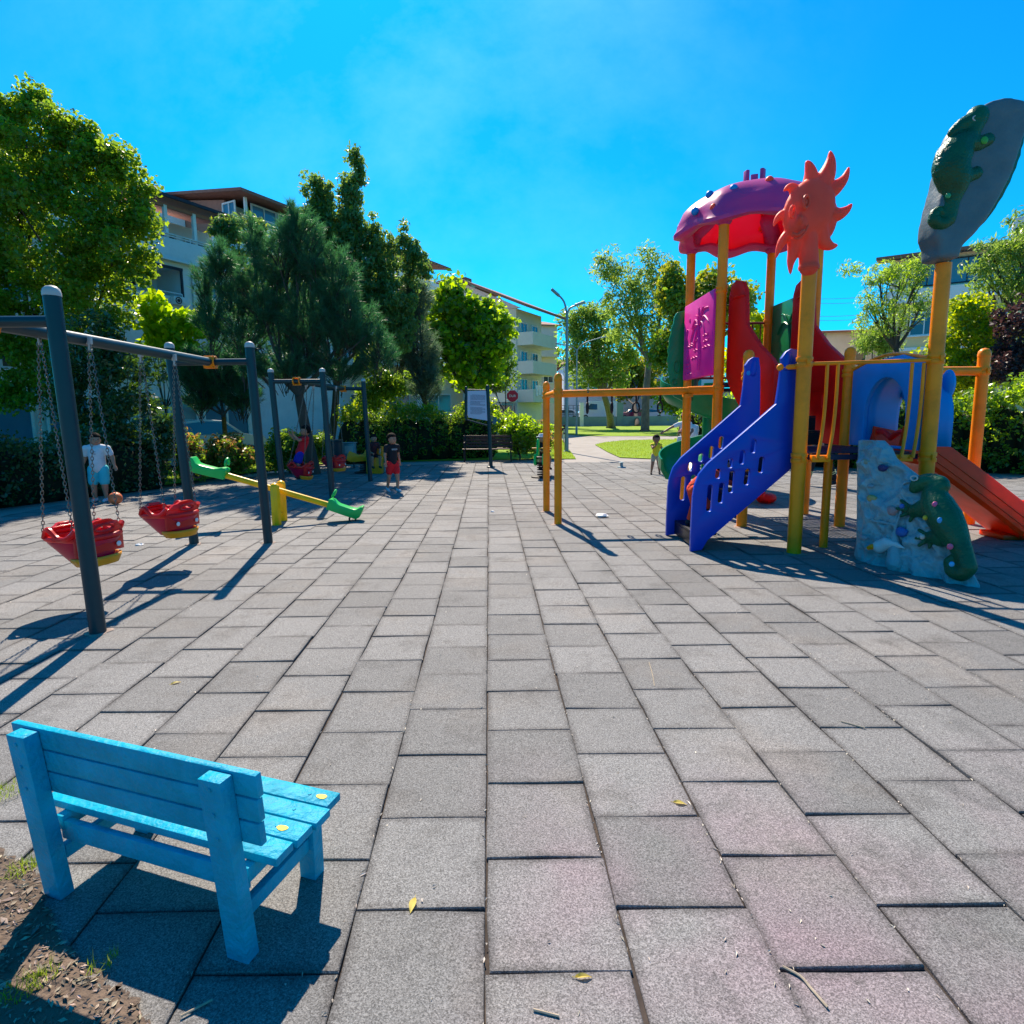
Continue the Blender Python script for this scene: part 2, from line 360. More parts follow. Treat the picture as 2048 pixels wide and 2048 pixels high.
# street behind the hedges on the left and behind the boundary wall
flat('street', [(-26, 2), (-17, 14), (-12.6, 24), (-6, 33), (2, 38), (-3, 46), (-14, 39), (-26, 22), (-34, 8)], -.03, M['asph'])
flat('street', [(3.3, 78.3), (90, 78.3), (90, 104), (3.3, 104)], .8, M['asph'])
tilepoly = [(-6.3, .9), (-7.0, 4), (-8.1, 9.3), (-7.1, 13.2), (-6.0, 17.9), (-2.5, 18.5), (2, 18.7), (7.6, 18.6), (11.6, 13.3), (13.0, 8), (13, -.4), (-1.6, -.4), (-1.6, .9)]
dirt = [G(*p)[:2] for p in ((-500, 1640), (-60, 1700), (28, 1742), (70, 1795), (60, 1870), (150, 1945), (262, 1990), (372, 2048), (430, 2130))] + [(-1.0, .55), (-4, .5)]
Ax = G(971, 1508.7); sl = (-.6 + .129) / (14.634 - 2.439)
td = V((sl, 1, 0)).normalized()
mb = MB(); PW, PL = .400, .4106
for i in range(-24, 36):
    for k in range(-8, 48):
        y0 = 2.64 + k * PL + (PL / 2 if i % 2 else 0)
        xb = -.129 + i * PW + sl * (y0 - 2.439) + .0
        cx, cy = xb + PW / 2, y0 + PL / 2
        if not inpoly(cx, cy, tilepoly): continue
        g = .0055; z = rnd.gauss(0, .0018); e = .006
        jx, jy = rnd.gauss(0, .0020), rnd.gauss(0, .0020); an = rnd.gauss(0, .0045)
        tx, ty = rnd.gauss(0, .006), rnd.gauss(0, .006)
        wav = lambda: rnd.gauss(0, .0018)
        # outline with a point at each mid-edge, so that the edges are not ruler-straight
        hx, hy = PW / 2 - g / 2, PL / 2 - g / 2; ring = []
        for (u, v) in ((-1, -1), (0, -1), (1, -1), (1, 0), (1, 1), (0, 1), (-1, 1), (-1, 0)):
            ring.append((u * hx + wav(), v * hy + wav()))
        def P(u, v, zz):
            x = u * math.cos(an) - v * math.sin(an); y = u * math.sin(an) + v * math.cos(an)
            return (cx + jx + x + sl * y, cy + jy + y, zz + z + tx * u + ty * v)
        vs = [P(u, v, -.045) for u, v in ring] + [P(u, v, -.003) for u, v in ring] + [P(u * .985, v * .985, 0) for u, v in ring] + [P(u * .84, v * .84, .0) for u, v in ring]
        fs = [(a, (a + 1) % 8, (a + 1) % 8 + 8, a + 8) for a in range(8)] + [(a + 8, (a + 1) % 8 + 8, (a + 1) % 8 + 16, a + 16) for a in range(8)] + [(a + 16, (a + 1) % 8 + 16, (a + 1) % 8 + 24, a + 24) for a in range(8)] + [tuple(range(24, 32))]
        mb.add(vs, fs)
pav = struct(mb, 'pavement', M['tiles'])
pav.data.polygons.foreach_set('use_smooth', [True] * len(pav.data.polygons)); pav.data.set_sharp_from_angle(angle=rad(22))
at_ = pav.data.attributes.new('edge', 'FLOAT', 'POINT')
tp = [max(0, 1 if v.co.z < -.002 else 0) for v in pav.data.vertices]
at_.data.foreach_set('value', [1.0 if (i % 32) < 24 else 0.0 for i in range(len(pav.data.vertices))])
M['joint'] = MAT('joint_dirt', (.05, .04, .035), 1, var=.4, vs=20, dirt=.5, dcol=(.16, .12, .09), ds=14)
flat('pavement_base', tilepoly, -.013, M['joint'])
rs_ = random.Random(3); edge_ = []
over = [G(*p)[:2] for p in ((-500, 1560), (-120, 1640), (20, 1722), (75, 1740), (88, 1800), (118, 1870), (160, 1930), (215, 1968), (262, 2000), (300, 2045), (320, 2090), (340, 2150))] + [(-1.0, .5), (-4, .4)]
for i in range(len(over)):
    a, b = over[i], over[(i + 1) % len(over)]
    for k in range(14 if i < 11 else 1):
        t = k / 14; j = .014 if i < 11 else 0; edge_.append((a[0] + (b[0] - a[0]) * t + rs_.uniform(-j, j), a[1] + (b[1] - a[1]) * t + rs_.uniform(-j, j)))
flat('soil', edge_, .011, M['soil2'])
# pale concrete walk round the tiles and away between the lawns
walk = [(-9.4, 5), (-9.0, 10), (-7.5, 13.6), (-7.2, 15.5), (-6.6, 17.9), (-5.4, 19.8), (1.2, 20.4), (1.3, 48), (30, 48), (30, 20.6), (13.0, 14.4), (14.8, 8), (14.8, 2), (-9.4, 2)]
flat('path', walk, -.036, M['path'])
def S2(*pts): return [G(*p)[:2] for p in pts]
lawnB = S2((1190, 888.7), (1210, 884), (1250, 880), (1330, 878.5), (1560, 878.5), (1720, 878), (1720, 915), (1500, 916), (1300, 916.6), (1240, 914), (1215, 903))
lawnC = S2((1060, 879.5), (1125, 879.5), (1135, 895), (1152, 916.6), (1098, 917), (1062, 917))
lawnA = [(-12, 80), (60, 80), (44, 44)] + S2((1500, 871.6), (1342, 871.6), (1170, 871.6), (1139, 868.5), (1100, 868), (1050, 867))
flat('lawn', lawnA, -.012, M['lawn']); flat('lawn', lawnB, -.008, M['lawn']); flat('lawn', lawnC, -.008, M['lawn'])
flat('lawn', [(-14, 12.5), (-8.0, 13.5), (-7.4, 16.2), (-6.2, 19.4), (1.0, 20.6), (1.0, 26), (-4, 29), (-12, 24), (-18, 12)], -.02, M['lawn'])
def blades(poly, n, h, wd, name, seed, bend=.5):
    r = random.Random(seed); xs = [p[0] for p in poly]; ys = [p[1] for p in poly]; v = []; f = []
    while len(f) < n:
        x, y = r.uniform(min(xs), max(xs)), r.uniform(min(ys), max(ys))
        if not inpoly(x, y, poly): continue
        a = r.uniform(0, 6.28); hh = h * r.uniform(.5, 1.3); b = hh * bend * r.uniform(0, 1); c = r.uniform(0, 6.28); k = len(v)
        dx, dy = math.cos(a) * wd / 2, math.sin(a) * wd / 2
        v += [(x - dx, y - dy, -.02), (x + dx, y + dy, -.02), (x + b * math.cos(c), y + b * math.sin(c), hh - .02)]; f.append((k, k + 1, k + 2))
    m_ = MB(); m_.v = v; m_.f = f
    return tag(m_.build(name, M['grass']), kind='stuff')
blades(lawnB, 22000, .07, .018, 'grass', 3)
blades(lawnC, 7000, .07, .018, 'grass', 4)
blades([p for p in ((-8.3, 13.6), (-7.5, 15.6), (-6.4, 19.2), (-9, 20), (-10, 14))], 6000, .08, .014, 'grass', 5)
tuft = []
for (x, y, r_, n) in ((10, 1590, .07, 160), (40, 1748, .05, 90), (62, 1735, .03, 40), (48, 1985, .05, 120), (90, 1962, .04, 60), (205, 1935, .04, 50)):
    p = G(x, y) + V((0, 0, .011)); tuft.append((p, r_, n))
m_ = MB(); r = random.Random(5)
for p, rr, n in tuft:
    for _ in range(n):
        a, q = r.uniform(0, 6.28), rr * math.sqrt(r.random()); b = p + V((q * math.cos(a), q * math.sin(a), 0)); c = r.uniform(0, 6.28); h = r.uniform(.012, .04); l = r.uniform(0, .03); t = r.uniform(0, 6.28)
        d = V((math.cos(t), math.sin(t), 0)) * .0012; m_.add([b - d, b + d, b + V((l * math.cos(c), l * math.sin(c), h))], [(0, 1, 2)])
tag(m_.build('grass', M['grass']), kind='stuff')
# dry leaf litter and crumbs on the soil; seeds and bits blown along the joints
M['litter'] = MAT('dry_leaf_litter', (.25, .205, .15), .8, var=.3, vs=30, isl=.7)
M['crumb'] = MAT('pale_crumbs', (.55, .5, .42), .8, var=.2, isl=.4)
m_ = MB(); r = random.Random(11)
for _ in range(11000):
    x, y = r.uniform(-2.4, -.4), r.uniform(.75, 2.0)
    if not inpoly(x, y, over): continue
    a = r.uniform(0, 6.28); l = r.uniform(.004, .013) * (1.6 if r.random() < .08 else 1); wd = l * r.uniform(.15, .45); t = r.uniform(-.4, .4); c, s_ = math.cos(a), math.sin(a); z = r.uniform(.012, .016)
    m_.add([(x - l * c, y - l * s_, z), (x + wd * s_, y - wd * c, z + .004), (x + l * c, y + l * s_, z + l * abs(t)), (x - wd * s_, y + wd * c, z + .001)], [(0, 1, 2, 3)])
tag(m_.build('leaf_litter', M['litter']), kind='stuff')
m_ = MB()
for _ in range(5200):
    i = r.randint(-18, 28); y = 1.0 + 13 * r.random() ** 1.6
    if r.random() < .72: x = -.129 + i * PW + sl * (y - 2.439) + r.gauss(0, .005)
    else: x = r.uniform(-6, 10)
    if not inpoly(x, y, tilepoly) or inpoly(x, y, dirt): continue
    a = r.gauss(1.5, .5); l = r.uniform(.003, .011) * (1.5 if r.random() < .06 else 1); wd = r.uniform(.0012, .0035); c, s_ = math.cos(a), math.sin(a); z = .001
    m_.add([(x - l * c, y - l * s_, z), (x + wd * s_, y - wd * c, z + .003), (x + l * c, y + l * s_, z + .001), (x - wd * s_, y + wd * c, z + .004)], [(0, 1, 2), (0, 2, 3)])
tag(m_.build('debris', M['crumb']), kind='stuff')
# single leaves and twigs one can point to
M['yleaf'] = MAT('yellow_fallen_leaf', (.62, .5, .12), .55, var=.15, vs=20, transl=.2)
M['twig'] = MAT('dry_twig', (.38, .31, .22), .8, var=.3, vs=30)
def leaf(p, l, wd, a, label, mat='yleaf'):
    mb = MB(); rows = []
    for i in range(9):
        t = i / 8; x = (t - .5) * l; ww = wd * math.sin(math.pi * min(1, t * 1.02) ** .85) * .5 + .0005
        rows.append([(x, -ww, .003 + .006 * math.sin(t * 3)), (x, 0, .001 + .004 * math.sin(t * 3)), (x, ww, .004 + .006 * math.sin(t * 3 + .5))])
    R = Matrix.Rotation(a, 3, 'Z'); mb.grid([[V(p) + R @ V(q) for q in rr] for rr in rows])
    mb.rod(V(p) + R @ V((-l * .5, 0, .002)), V(p) + R @ V((-l * .68, l * .03, .004)), .0009, 5)
    solo(mb, 'fallen_leaf', M[mat], label, 'leaf', 'fallen leaves on the tiles', smooth=True)
leaf(G(825, 1812), .058, .021, 1.5 + math.pi, 'yellow oval leaf lying flat near a tile joint in the foreground')
leaf(G(1360, 1608), .05, .018, -.3, 'curled pale yellow leaf on the grey tile right of centre')
leaf(G(1167, 1956), .045, .012, .0, 'narrow yellow leaf lying along a joint at the bottom edge')
leaf(G(16, 1770), .04, .022, .4, 'small reddish brown leaf on the soil behind the bench', 'soil2')
leaf(G(352, 1367), .05, .018, .7, 'small crumpled yellow green leaf on tiles beyond the bench')
def twig(pts, r0, label):
    mb = MB(); mb.tube(bez([G(*p) + V((0, 0, r0 + .001)) for p in pts], 4), r0, 6)
    solo(mb, 'twig', M['twig'], label, 'twig', 'twigs lying on the tiles', smooth=True)
twig([(1565, 1936), (1600, 1955), (1622, 1980), (1655, 2018)], .0035, 'bent pale twig lying across a tile joint at bottom right')
twig([(1067, 2022), (1118, 2035)], .003, 'short straight twig at the bottom edge of the picture')
twig([(1682, 1444), (1730, 1457)], .003, 'thin straight stick on a tile at the right')
twig([(1298, 1325), (1305, 1350), (1309, 1373)], .002, 'thin curved stalk on a tile right of the middle')
twig([(362, 2035), (425, 2002)], .003, 'pale stick on the soil under the turquoise bench')
M['paper'] = MAT('white_paper', (.8, .8, .78), .7)
def crumple(p, s, label, name, cat):
    mb = MB(); r = random.Random(int(p.x * 100)); mb.sph(p + V((0, 0, s * .25)), (s, s * .7, s * .3), 9, 6)
    mb.v = [(v[0] + r.uniform(-1, 1) * s * .25, v[1] + r.uniform(-1, 1) * s * .25, max(.002, v[2] + r.uniform(-1, 1) * s * .12)) for v in mb.v]
    solo(mb, name, M['paper'], label, cat)
crumple(G(1203, 1034), .09, 'crumpled white paper on the tiles right of the yellow post pair', 'paper_scrap', 'litter')
crumple(G(279, 1091), .045, 'small white scrap on the tiles between the two near swings', 'paper_scrap', 'litter')
crumple(G(985, 1024), .035, 'tiny white scrap on the tiles left of the yellow posts', 'paper_scrap', 'litter')

# ================================================================ turquoise bench
B0 = V((-.763, 1.447, 0)) + V((.002, .040, 0)); B1 = V((-1.437, 1.670, 0)) + V((-.012, .040, 0)); a_ = (B1 - B0).normalized(); b_ = V((-a_.y, a_.x, 0)) * -1
if b_.y < 0: b_ = -b_
LB = (B1 - B0).length; z_ = V((0, 0, 1))
bench = root('park_bench', (B0 + B1) / 2, 'small turquoise wooden bench seen from behind at the lower left', 'bench')
def bp(u, v, h): return B0 + a_ * u + b_ * v + z_ * h
RB = Matrix((a_, b_, z_)).transposed()
def bb(name, u0, u1, v0, v1, h0, h1, bev=.003, par=None, mat='bench'):
    mb = MB(); mb.box(bp((u0 + u1) / 2, (v0 + v1) / 2, (h0 + h1) / 2), (abs(u1 - u0), abs(v1 - v0), h1 - h0), RB)
    if name in ('rear_post', 'back_slat'): mb.v = [tuple(V(q) - b_ * .085 * q[2]) for q in mb.v]      # the back leans
    return part(mb, name, M[mat], par or bench, bevel=bev)
for u in (0, LB):
    bb('rear_post', u - .037, u + .037, -.045, -.001, 0, .572)
    bb('front_leg', u - .03, u + .03, .262, .31, 0, .252)
    s_ = 1 if u == 0 else -1
    bb('side_rail', u + .0 - .016, u + .016, .0, .262, .205, .252)
    bb('side_rail', u - .014, u + .014, .001, .262, .105, .150)
for k in range(3):
    z0 = .362 + k * .0745
    e = (-.098, LB + .085 + .012 * (k % 2)); bb('back_slat', e[0] - .006 * k, e[1], .0, .022, z0, z0 + .0685)
seat = []
for k in range(4):
    v0 = .026 + k * .078
    seat.append(bb('seat_slat', -.092 - .008 * (k % 3), LB + .10, v0, v0 + .0715, .2535, .279))
for u in (0, LB):
    for z in (.397, .471, .546):
        mb = MB(); c = bp(u, -.046, z) - b_ * .085 * z; mb.lathe(c, [(.0062, 0), (.0058, .0022), (0, .003)], 10, R=(-b_).to_track_quat('Z', 'Y').to_matrix()); part(mb, 'screw', M['bench'], bench, smooth=True)
    for k in range(4):
        mb = MB(); c = bp(u, .026 + k * .078 + .036, .279); mb.lathe(c, [(.006, 0), (.0056, .002), (0, .0026)], 10); part(mb, 'screw', M['bench'], bench, smooth=True)
bb('rear_apron', .0, LB, .003, .024, .172, .236)
for (u, v, a) in ((-.05, .295, .3), (-.025, .135, .9)):
    mb = MB(); c = bp(u, v, .2802)
    ring = []
    for i in range(14):
        t = 2 * math.pi * i / 14; ring.append(c + a_ * (.019 * math.cos(t + a) * (1 + .3 * math.cos(t))) + b_ * (.011 * math.sin(t + a)))
    mb.plate([ring], (0, 0, .001)); part(mb, 'painted_mark', M['leafy'], bench)
    mb = MB(); mb.plate([[c + V((.018 * math.cos(t) + .012, .012 + .004 * math.sin(t), 0)) for t in [i * .785 for i in range(8)]]], (0, 0, .001))

# ================================================================ swing frames
def swing_frame(label):
    x0, x1, y0, y1 = -3.82, -2.93, 3.97, 6.89
    rt = root('swing_set', ((x0 + x1) / 2, (y0 + y1) / 2, 0), label, 'swing frame', 'dark green tubular swing frames')
    for (x, y) in ((x1, y0), (x0, y0), (x1, y1), (x0, y1)):
        lx = -.09 if x == x1 else -.13
        mb = MB(); mb.rod((x, y, -.02), (x + lx * .8, y, 2.30), .052, 20); p = part(mb, 'post', M['steel_g'], rt, smooth=True)
        mb = MB(); mb.lathe((x + lx * .8, y, 2.301), [(.054, 0), (.054, .02), (.048, .045), (.03, .062), (0, .07)], 18); part(mb, 'post_cap', M['capg'], p, smooth=True)
        mb = MB(); r = random.Random(int(x * 77 + y * 13)); mb.lathe((x, y, .001), [(.085, 0), (.08, .006), (.055, .011), (.0, .012)], 12, fn=lambda q, z, a: (q * (1 + .25 * math.sin(3 * a + x * 9)), z)); part(mb, 'footing', M['litter'], rt)
    xm = (x0 + x1) / 2 - .09
    for y in (y0, y1):
        mb = MB(); mb.rod((x0 - .1, y, 2.14), (x1 - .07, y, 2.14), .038, 16); part(mb, 'crossbar', M['steel_g'], rt, smooth=True)
        mb = MB()
        s_ = 1 if y == y0 else -1
        for dx in (-.055, .055):
            mb.tube(arc((xm + dx, y, 2.14), .058, 0, 2 * math.pi, 16, (1, 2))[:-1], .012, 6, closed=True)
        mb.box((xm, y, 2.205), (.12, .06, .012)); mb.box((xm, y, 2.075), (.13, .075, .012)); mb.box((xm, y + s_ * .055, 2.14), (.10, .012, .12))
        part(mb, 'bracket', M['yellow'], rt, smooth=True, bevel=.002)
    mb = MB(); mb.rod((xm, y0 + .05, 2.14), (xm, y1 - .05, 2.14), .048, 18); part(mb, 'top_beam', M['steel_g'], rt, smooth=True)
    return rt
sf1 = swing_frame('dark green tubular swing frame nearest the camera on the left')
sf2 = copy_thing(sf1, (-.37, 6.68, 0), 'dark green tubular swing frame further back under the pine trees')
XM, ZB = -3.465, 2.10
def chainlinks(p, q):
    mb = MB(); p, q = V(p), V(q); d = q - p; n = max(4, int(d.length / .029)); t = d.normalized(); u = t.orthogonal().normalized(); w_ = t.cross(u)
    for i in range(n):
        c = p + d * ((i + .5) / n); s_ = u if i % 2 else w_
        mb.tube([c + t * (.019 * math.cos(k * math.pi / 4)) + s_ * (.0095 * math.sin(k * math.pi / 4)) for k in range(8)], .0034, 5, closed=True)
    return mb
def swing_seat(label):
    """toddler bucket swing hanging at the origin below its beam; it faces +X"""
    rt = root('toddler_swing', (0, 0, .5), label, 'toddler swing', 'red toddler bucket swings')
    def sec(z, a, b, x=0, p=2.6, n=28):
        return [V((.8 * x + .8 * a * math.copysign(abs(math.cos(t)) ** (2 / p), math.cos(t)), b * math.copysign(abs(math.sin(t)) ** (2 / p), math.sin(t)), z)) for t in [2 * math.pi * i / n for i in range(n)]]
    # lower shell
    mb = MB(); S = [sec(.33, .13, .10, .08), sec(.335, .17, .13, .07), sec(.39, .20, .16, .04), sec(.46, .235, .195, .0), sec(.50, .285, .215, -.01), sec(.515, .29, .22, -.01), sec(.50, .265, .20, -.01), sec(.45, .20, .16, 0), sec(.41, .16, .12, 0), sec(.40, .05, .04, 0)]
    mb.grid([s + [s[0]] for s in S]); mb.add(S[0], [tuple(range(28))[::-1]]); mb.add(S[-1], [tuple(range(28))])
    part(mb, 'shell', M['swingm'], rt, smooth=True, ang=70)
    # tray ring
    mb = MB(); ring = sec(.54, .275, .215, -.01, 3)[:]; mb.tube(ring, .022, 8, closed=True)
    ring = sec(.575, .265, .215, -.01, 3)
    mb.tube(ring[10:19], .02, 8)
    part(mb, 'tray_rim', M['swingr'], rt, smooth=True)
    # high back with oval hole facing +X, and a front with arched bar facing -X
    for sx, h0, h1, nm, wd in ((.19, .40, .66, 'backrest', .205), (-.21, .50, .63, 'front_guard', .17)):
        P = []
        for i in range(13):
            t = -1 + 2 * i / 12; P.append(V((sx - .05 * abs(t) ** 2 * (1 if sx > 0 else -1), wd * t, h1 - .03 * abs(t) ** 2 - (.03 if abs(t) > .8 else 0) + (.015 if abs(t) < .45 else 0))))
        low = [V((p.x, p.y, h0 + .02 * (1 - abs(p.y / wd)))) for p in reversed(P)]
        hole = [V((sx, .085 * math.cos(t), h1 - .055 + .026 * math.sin(t))) for t in [2 * math.pi * i / 14 for i in range(14)]]
        mb = MB(); mb.plate([P + low, hole], (.03, 0, 0)); part(mb, nm, M['swingr'], rt, bevel=.006)
        mb = MB(); mb.tube([p + V((0.012 if sx > 0 else -.012, 0, 0)) for p in hole], .012, 6, closed=True); part(mb, 'handle', M['swingr'], rt, smooth=True)
    for sy in (-1, 1):
        mb = MB(); mb.tube(bez([(-.16, sy * .2, .55), (-.1, sy * .215, .62), (.0, sy * .22, .55), (.1, sy * .22, .56), (.16, sy * .2, .62)], 5), .022, 8); part(mb, 'armrest', M['swingr'], rt, smooth=True)
    # bumper
    mb = MB(); S = [sec(.325, .15, .11, .09), sec(.32, .185, .15, .075), sec(.36, .212, .176, .06), sec(.385, .218, .182, .055)]
    half = lambda s: [p for p in s if p.x > .03]
    rows = []
    for s in S:
        k = sorted([p for p in s if p.x > .03], key=lambda p: math.atan2(p.y, p.x - .04)); rows.append([p + V((.012, 0, 0)) for p in k])
    n_ = min(len(r_) for r_ in rows); mb.grid([r_[:n_] for r_ in rows]); part(mb, 'bumper', M['swingo'], rt, smooth=True, solid=.016)
    for sy in (-1, 1): mb = MB(); mb.sph((.2, sy * .12, .455), (.008, .022, .022), 10, 6); part(mb, 'rivet', M['white'], rt, smooth=True)
    for sy in (-1, 1):
        top = V((0, sy * .20, 2.07 - ZB + ZB))
        part(chainlinks(top, (-.15, sy * .215, .57)), 'chain', M['chain'], rt)
        part(chainlinks(top + V((.02, 0, 0)), (.13, sy * .20, .62)), 'chain', M['chain'], rt)
        mb = MB(); mb.box((.01, sy * .20, 2.10), (.05, .02, .06)); mb.rod((.01, sy * .2, 2.02), (.01, sy * .2, 2.09), .012, 8); part(mb, 'hanger', M['capg'], rt, bevel=.002)
    return rt
s1 = swing_seat('red toddler swing with amber bumper behind the nearest frame post')
s1.location = (XM, 4.66, .53); s1.rotation_euler = (0, 0, rad(-14))
s2 = copy_thing(s1, (0, 1.20, -.02), 'red toddler swing hanging empty in the middle of the near frame')
s3 = copy_thing(s1, (-.37, 6.72, 0), 'dark red toddler swing tipped under the standing boy')
s4 = copy_thing(s1, (-.37, 7.95, 0), 'dark red toddler swing hanging beside the boy in red')
s3.location = (XM - .42, 11.35, .62); s3.rotation_euler = (0, rad(22), 0)
s3.location = (XM - .37 - .0, 11.3, .5)
def swing_tilt(o, ang):
    pivot = V((o.location.x, o.location.y, 2.1)); R = Matrix.Rotation(ang, 3, 'Y'); o.location = pivot + R @ (o.location - pivot); o.rotation_euler = (0, ang, 0)
swing_tilt(s3, rad(9))

# ================================================================ seesaw
ss = root('seesaw', (-3.34, 8.29, 0), 'yellow seesaw with green seats behind the near swing frame', 'seesaw')
ax = V((-2.12 + 4.56, 8.45 - 8.13, 0)); ax.normalize(); nn = V((-ax.y, ax.x, 0)); C0 = V((-3.34, 8.29, .47))
def sp(t, n=0, h=0): 
    sl_ = -.335; d = (ax + V((0, 0, sl_))).normalized(); u = d.cross(nn); u = -u if u.z < 0 else u
    return C0 + d * t + nn * n + u * h
for n_ in (-.17, .17):
    mb = MB(); c = V((-3.34, 8.29, 0)) + nn * n_; mb.lathe(c, [(.066, -.02), (.066, .545), (.05, .575), (0, .60)], 8); part(mb, 'pivot_post', M['yellow2'], ss, bevel=.004)
mb = MB(); mb.tube([sp(-.98), sp(.98)], .043, 16); part(mb, 'beam', M['yellow2'], ss, smooth=True)
mb = MB(); mb.rod(C0 - nn * .2, C0 + nn * .2, .022, 10); mb.rod(V((-3.34, 8.29, .13)) - nn * .17, V((-3.34, 8.29, .13)) + nn * .17, .018, 8); part(mb, 'axle', M['yellow2'], ss, smooth=True)
for e in (-1, 1):
    prof = [(.72, -.055), (.72, .05), (.715, .085), (.745, .105), (.79, .10), (.83, .075), (.88, .058), (1.06, .052), (1.12, .06), (1.17, .11), (1.205, .13), (1.215, .09), (1.20, -.03), (1.16, -.075), (1.0, -.07)]
    mb = MB(); out = [sp(e * t, 0, h) for t, h in prof]; mb.plate([out], nn * .20); p = part(mb, 'seat', M['green_b'], ss, bevel=.022)
    mb = MB(); mb.tube(bez([sp(e * .75, -.06, .14), sp(e * .76, -.07, .19), sp(e * .765, 0, .235), sp(e * .76, .07, .19), sp(e * .75, .06, .14)], 5), .018, 8); part(mb, 'handle', M['green_b'], ss, smooth=True)
    mb = MB(); q = sp(e * 1.1, 0, -.085); mb.tube([q + ax * (.045 * math.cos(t)) + V((0, 0, .045 * math.sin(t) - .02)) for t in [2 * math.pi * i / 14 for i in range(14)]], .014, 8, closed=True); part(mb, 'bump_stop', M['black'], ss, smooth=True)
# ================================================================ play tower
PT = root('play_tower', (3.7, 7.7, 0), 'climbing tower with blue stairs, mauve dome roof, sun face and orange slide', 'play tower')
T1, T2, T3, T4 = V((3.03, 6.16, 0)), V((4.37, 6.14, 0)), V((4.33, 7.62, 0)), V((3.06, 7.68, 0))
U1, U2, U3, U4 = V((3.0, 10.1, 0)), V((3.0, 8.6, 0)), V((4.33, 10.1, 0)), V((4.34, 8.6, 0))
def P_(mb, name, mat, par=None, **k): return part(mb, name, M[mat] if isinstance(mat, str) else mat, par or PT, **k)
def post(p, h, cap=True, r=.066, lean=(0, 0)):
    mb = MB(); q = V((p.x + lean[0], p.y + lean[1], h)); mb.rod((p.x, p.y, -.02), q, r, 20)
    if cap: mb.lathe(q, [(r, 0), (r * 1.06, .004), (r * 1.06, .03), (r * .95, .07), (r * .6, .10), (0, .112)], 20)
    o = P_(mb, 'post', 'yellow', smooth=True)
    mb = MB(); mb.lathe((p.x, p.y, .001), [(r + .05, 0), (r + .04, .006), (r, .009)], 14, fn=lambda q_, z, a: (q_ * (1 + .2 * math.sin(3 * a + p.x * 5)), z)); P_(mb, 'footing', 'litter')
    return o
def clamp(p, z, r=.066, h=.05):
    mb = MB(); mb.lathe((p.x, p.y, z - h), [(r + .012, 0), (r + .012, h * .8), (r + .003, h * .85), (r + .003, h * 1.15), (r + .012, h * 1.2), (r + .012, 2 * h)], 18)
    mb.box((p.x, p.y - r - .012, z), (.035, .035, h * 1.3)); P_(mb, 'clamp', 'yellow', smooth=True, bevel=.002)
post(T1, 2.99, False, .072); post(T2, 2.98, False, .072); post(T3, 2.22); post(T4, 2.20)
post(U1, 4.24, False, .07); post(U2, 4.22, False, .07); post(U3, 4.24, False, .07); post(U4, 4.22, False, .07)
# decks
def deck(x0, x1, y0, y1, z):
    mb = MB(); mb.mm((x0, y0, z - .02), (x1, y1, z)); mb.mm((x0, y0, z - .075), (x1, y0 + .03, z - .021)); mb.mm((x0, y1 - .03, z - .075), (x1, y1, z - .021)); mb.mm((x0, y0 + .031, z - .075), (x0 + .03, y1 - .031, z - .021)); mb.mm((x1 - .03, y0 + .031, z - .075), (x1, y1 - .031, z - .021))
    return mb
def mesh_deck(x0, x1, y0, y1, z):
    mb = deck(x0, x1, y0, y1, z); mb.v = mb.v[8:]; mb.f = [tuple(i - 8 for i in f) for f in mb.f[6:]]
    n = 22
    for i in range(n + 1):
        x = x0 + .03 + (x1 - x0 - .06) * i / n; mb.mm((x - .013, y0 + .03, z - .012), (x + .013, y1 - .03, z - .006))
        y = y0 + .03 + (y1 - y0 - .06) * i / n; mb.mm((x0 + .03, y - .013, z - .005), (x1 - .03, y + .013, z))
    return mb
P_(mesh_deck(3.08, 4.31, 6.2, 7.62, 1.08), 'deck', 'navy'); P_(mesh_deck(3.05, 4.30, 8.58, 10.1, 1.95), 'deck', 'navy')
# blue stairs: two side panels cut out with slots, steps between
zc = lambda a, b: (1240 + a * .28986, 650 + b * .28986)
def from_img(pts, Y, f=zc): return [AT(*f(*p), Y) for p in pts]
front = [(482, 1563), (488, 1400), (500, 1180), (512, 1110), (540, 1030), (600, 955), (700, 868), (860, 730), (1072, 545), (1090, 430), (1112, 262), (1108, 232), (1140, 185), (1175, 165), (1215, 172), (1225, 260), (1222, 500), (1212, 820), (1200, 960), (1150, 1012), (1000, 1140), (800, 1310), (640, 1448), (600, 1480), (560, 1548)]
YF, YB = 6.30, 7.16
outF = from_img(front, YF)
g0 = outF[0].z
outF = [V((p.x, p.y, max(.004, p.z))) for p in outF]
z2 = lambda a, b: (1320 + a * .12422, 820 + b * .12422)
def slot(a, b, c, d):               # slanted round-ended slot between two picture points
    p, q = AT(*z2(a, b), YF), AT(*z2(c, d), YF); r_ = .030; t = (q - p).normalized(); u = V((-t.z, 0, t.x)); out = []
    for i in range(8): an = math.pi * i / 7; out.append(q + u * r_ * math.cos(an) + t * r_ * math.sin(an))
    for i in range(8): an = math.pi * i / 7; out.append(p - u * r_ * math.cos(an) - t * r_ * math.sin(an))
    return out
slots = [slot(800, 1240, 775, 1590), slot(985, 1210, 960, 1455), slot(1150, 1010, 1125, 1290), slot(930, 985, 918, 1060), slot(1125, 820, 1112, 890), slot(1318, 690, 1300, 830), slot(1500, 510, 1480, 650), slot(1400, 985, 1375, 1165), slot(1625, 790, 1605, 970)]
mb = MB(); mb.plate([outF], (0, .05, 0)); ct = MB(); [ct.plate([s_], (0, .2, 0)) for s_ in slots]; P_(mb, 'stair_side', 'blue', bevel=.008, cut=ct)
mv = V((-.04, YB - YF, 0))
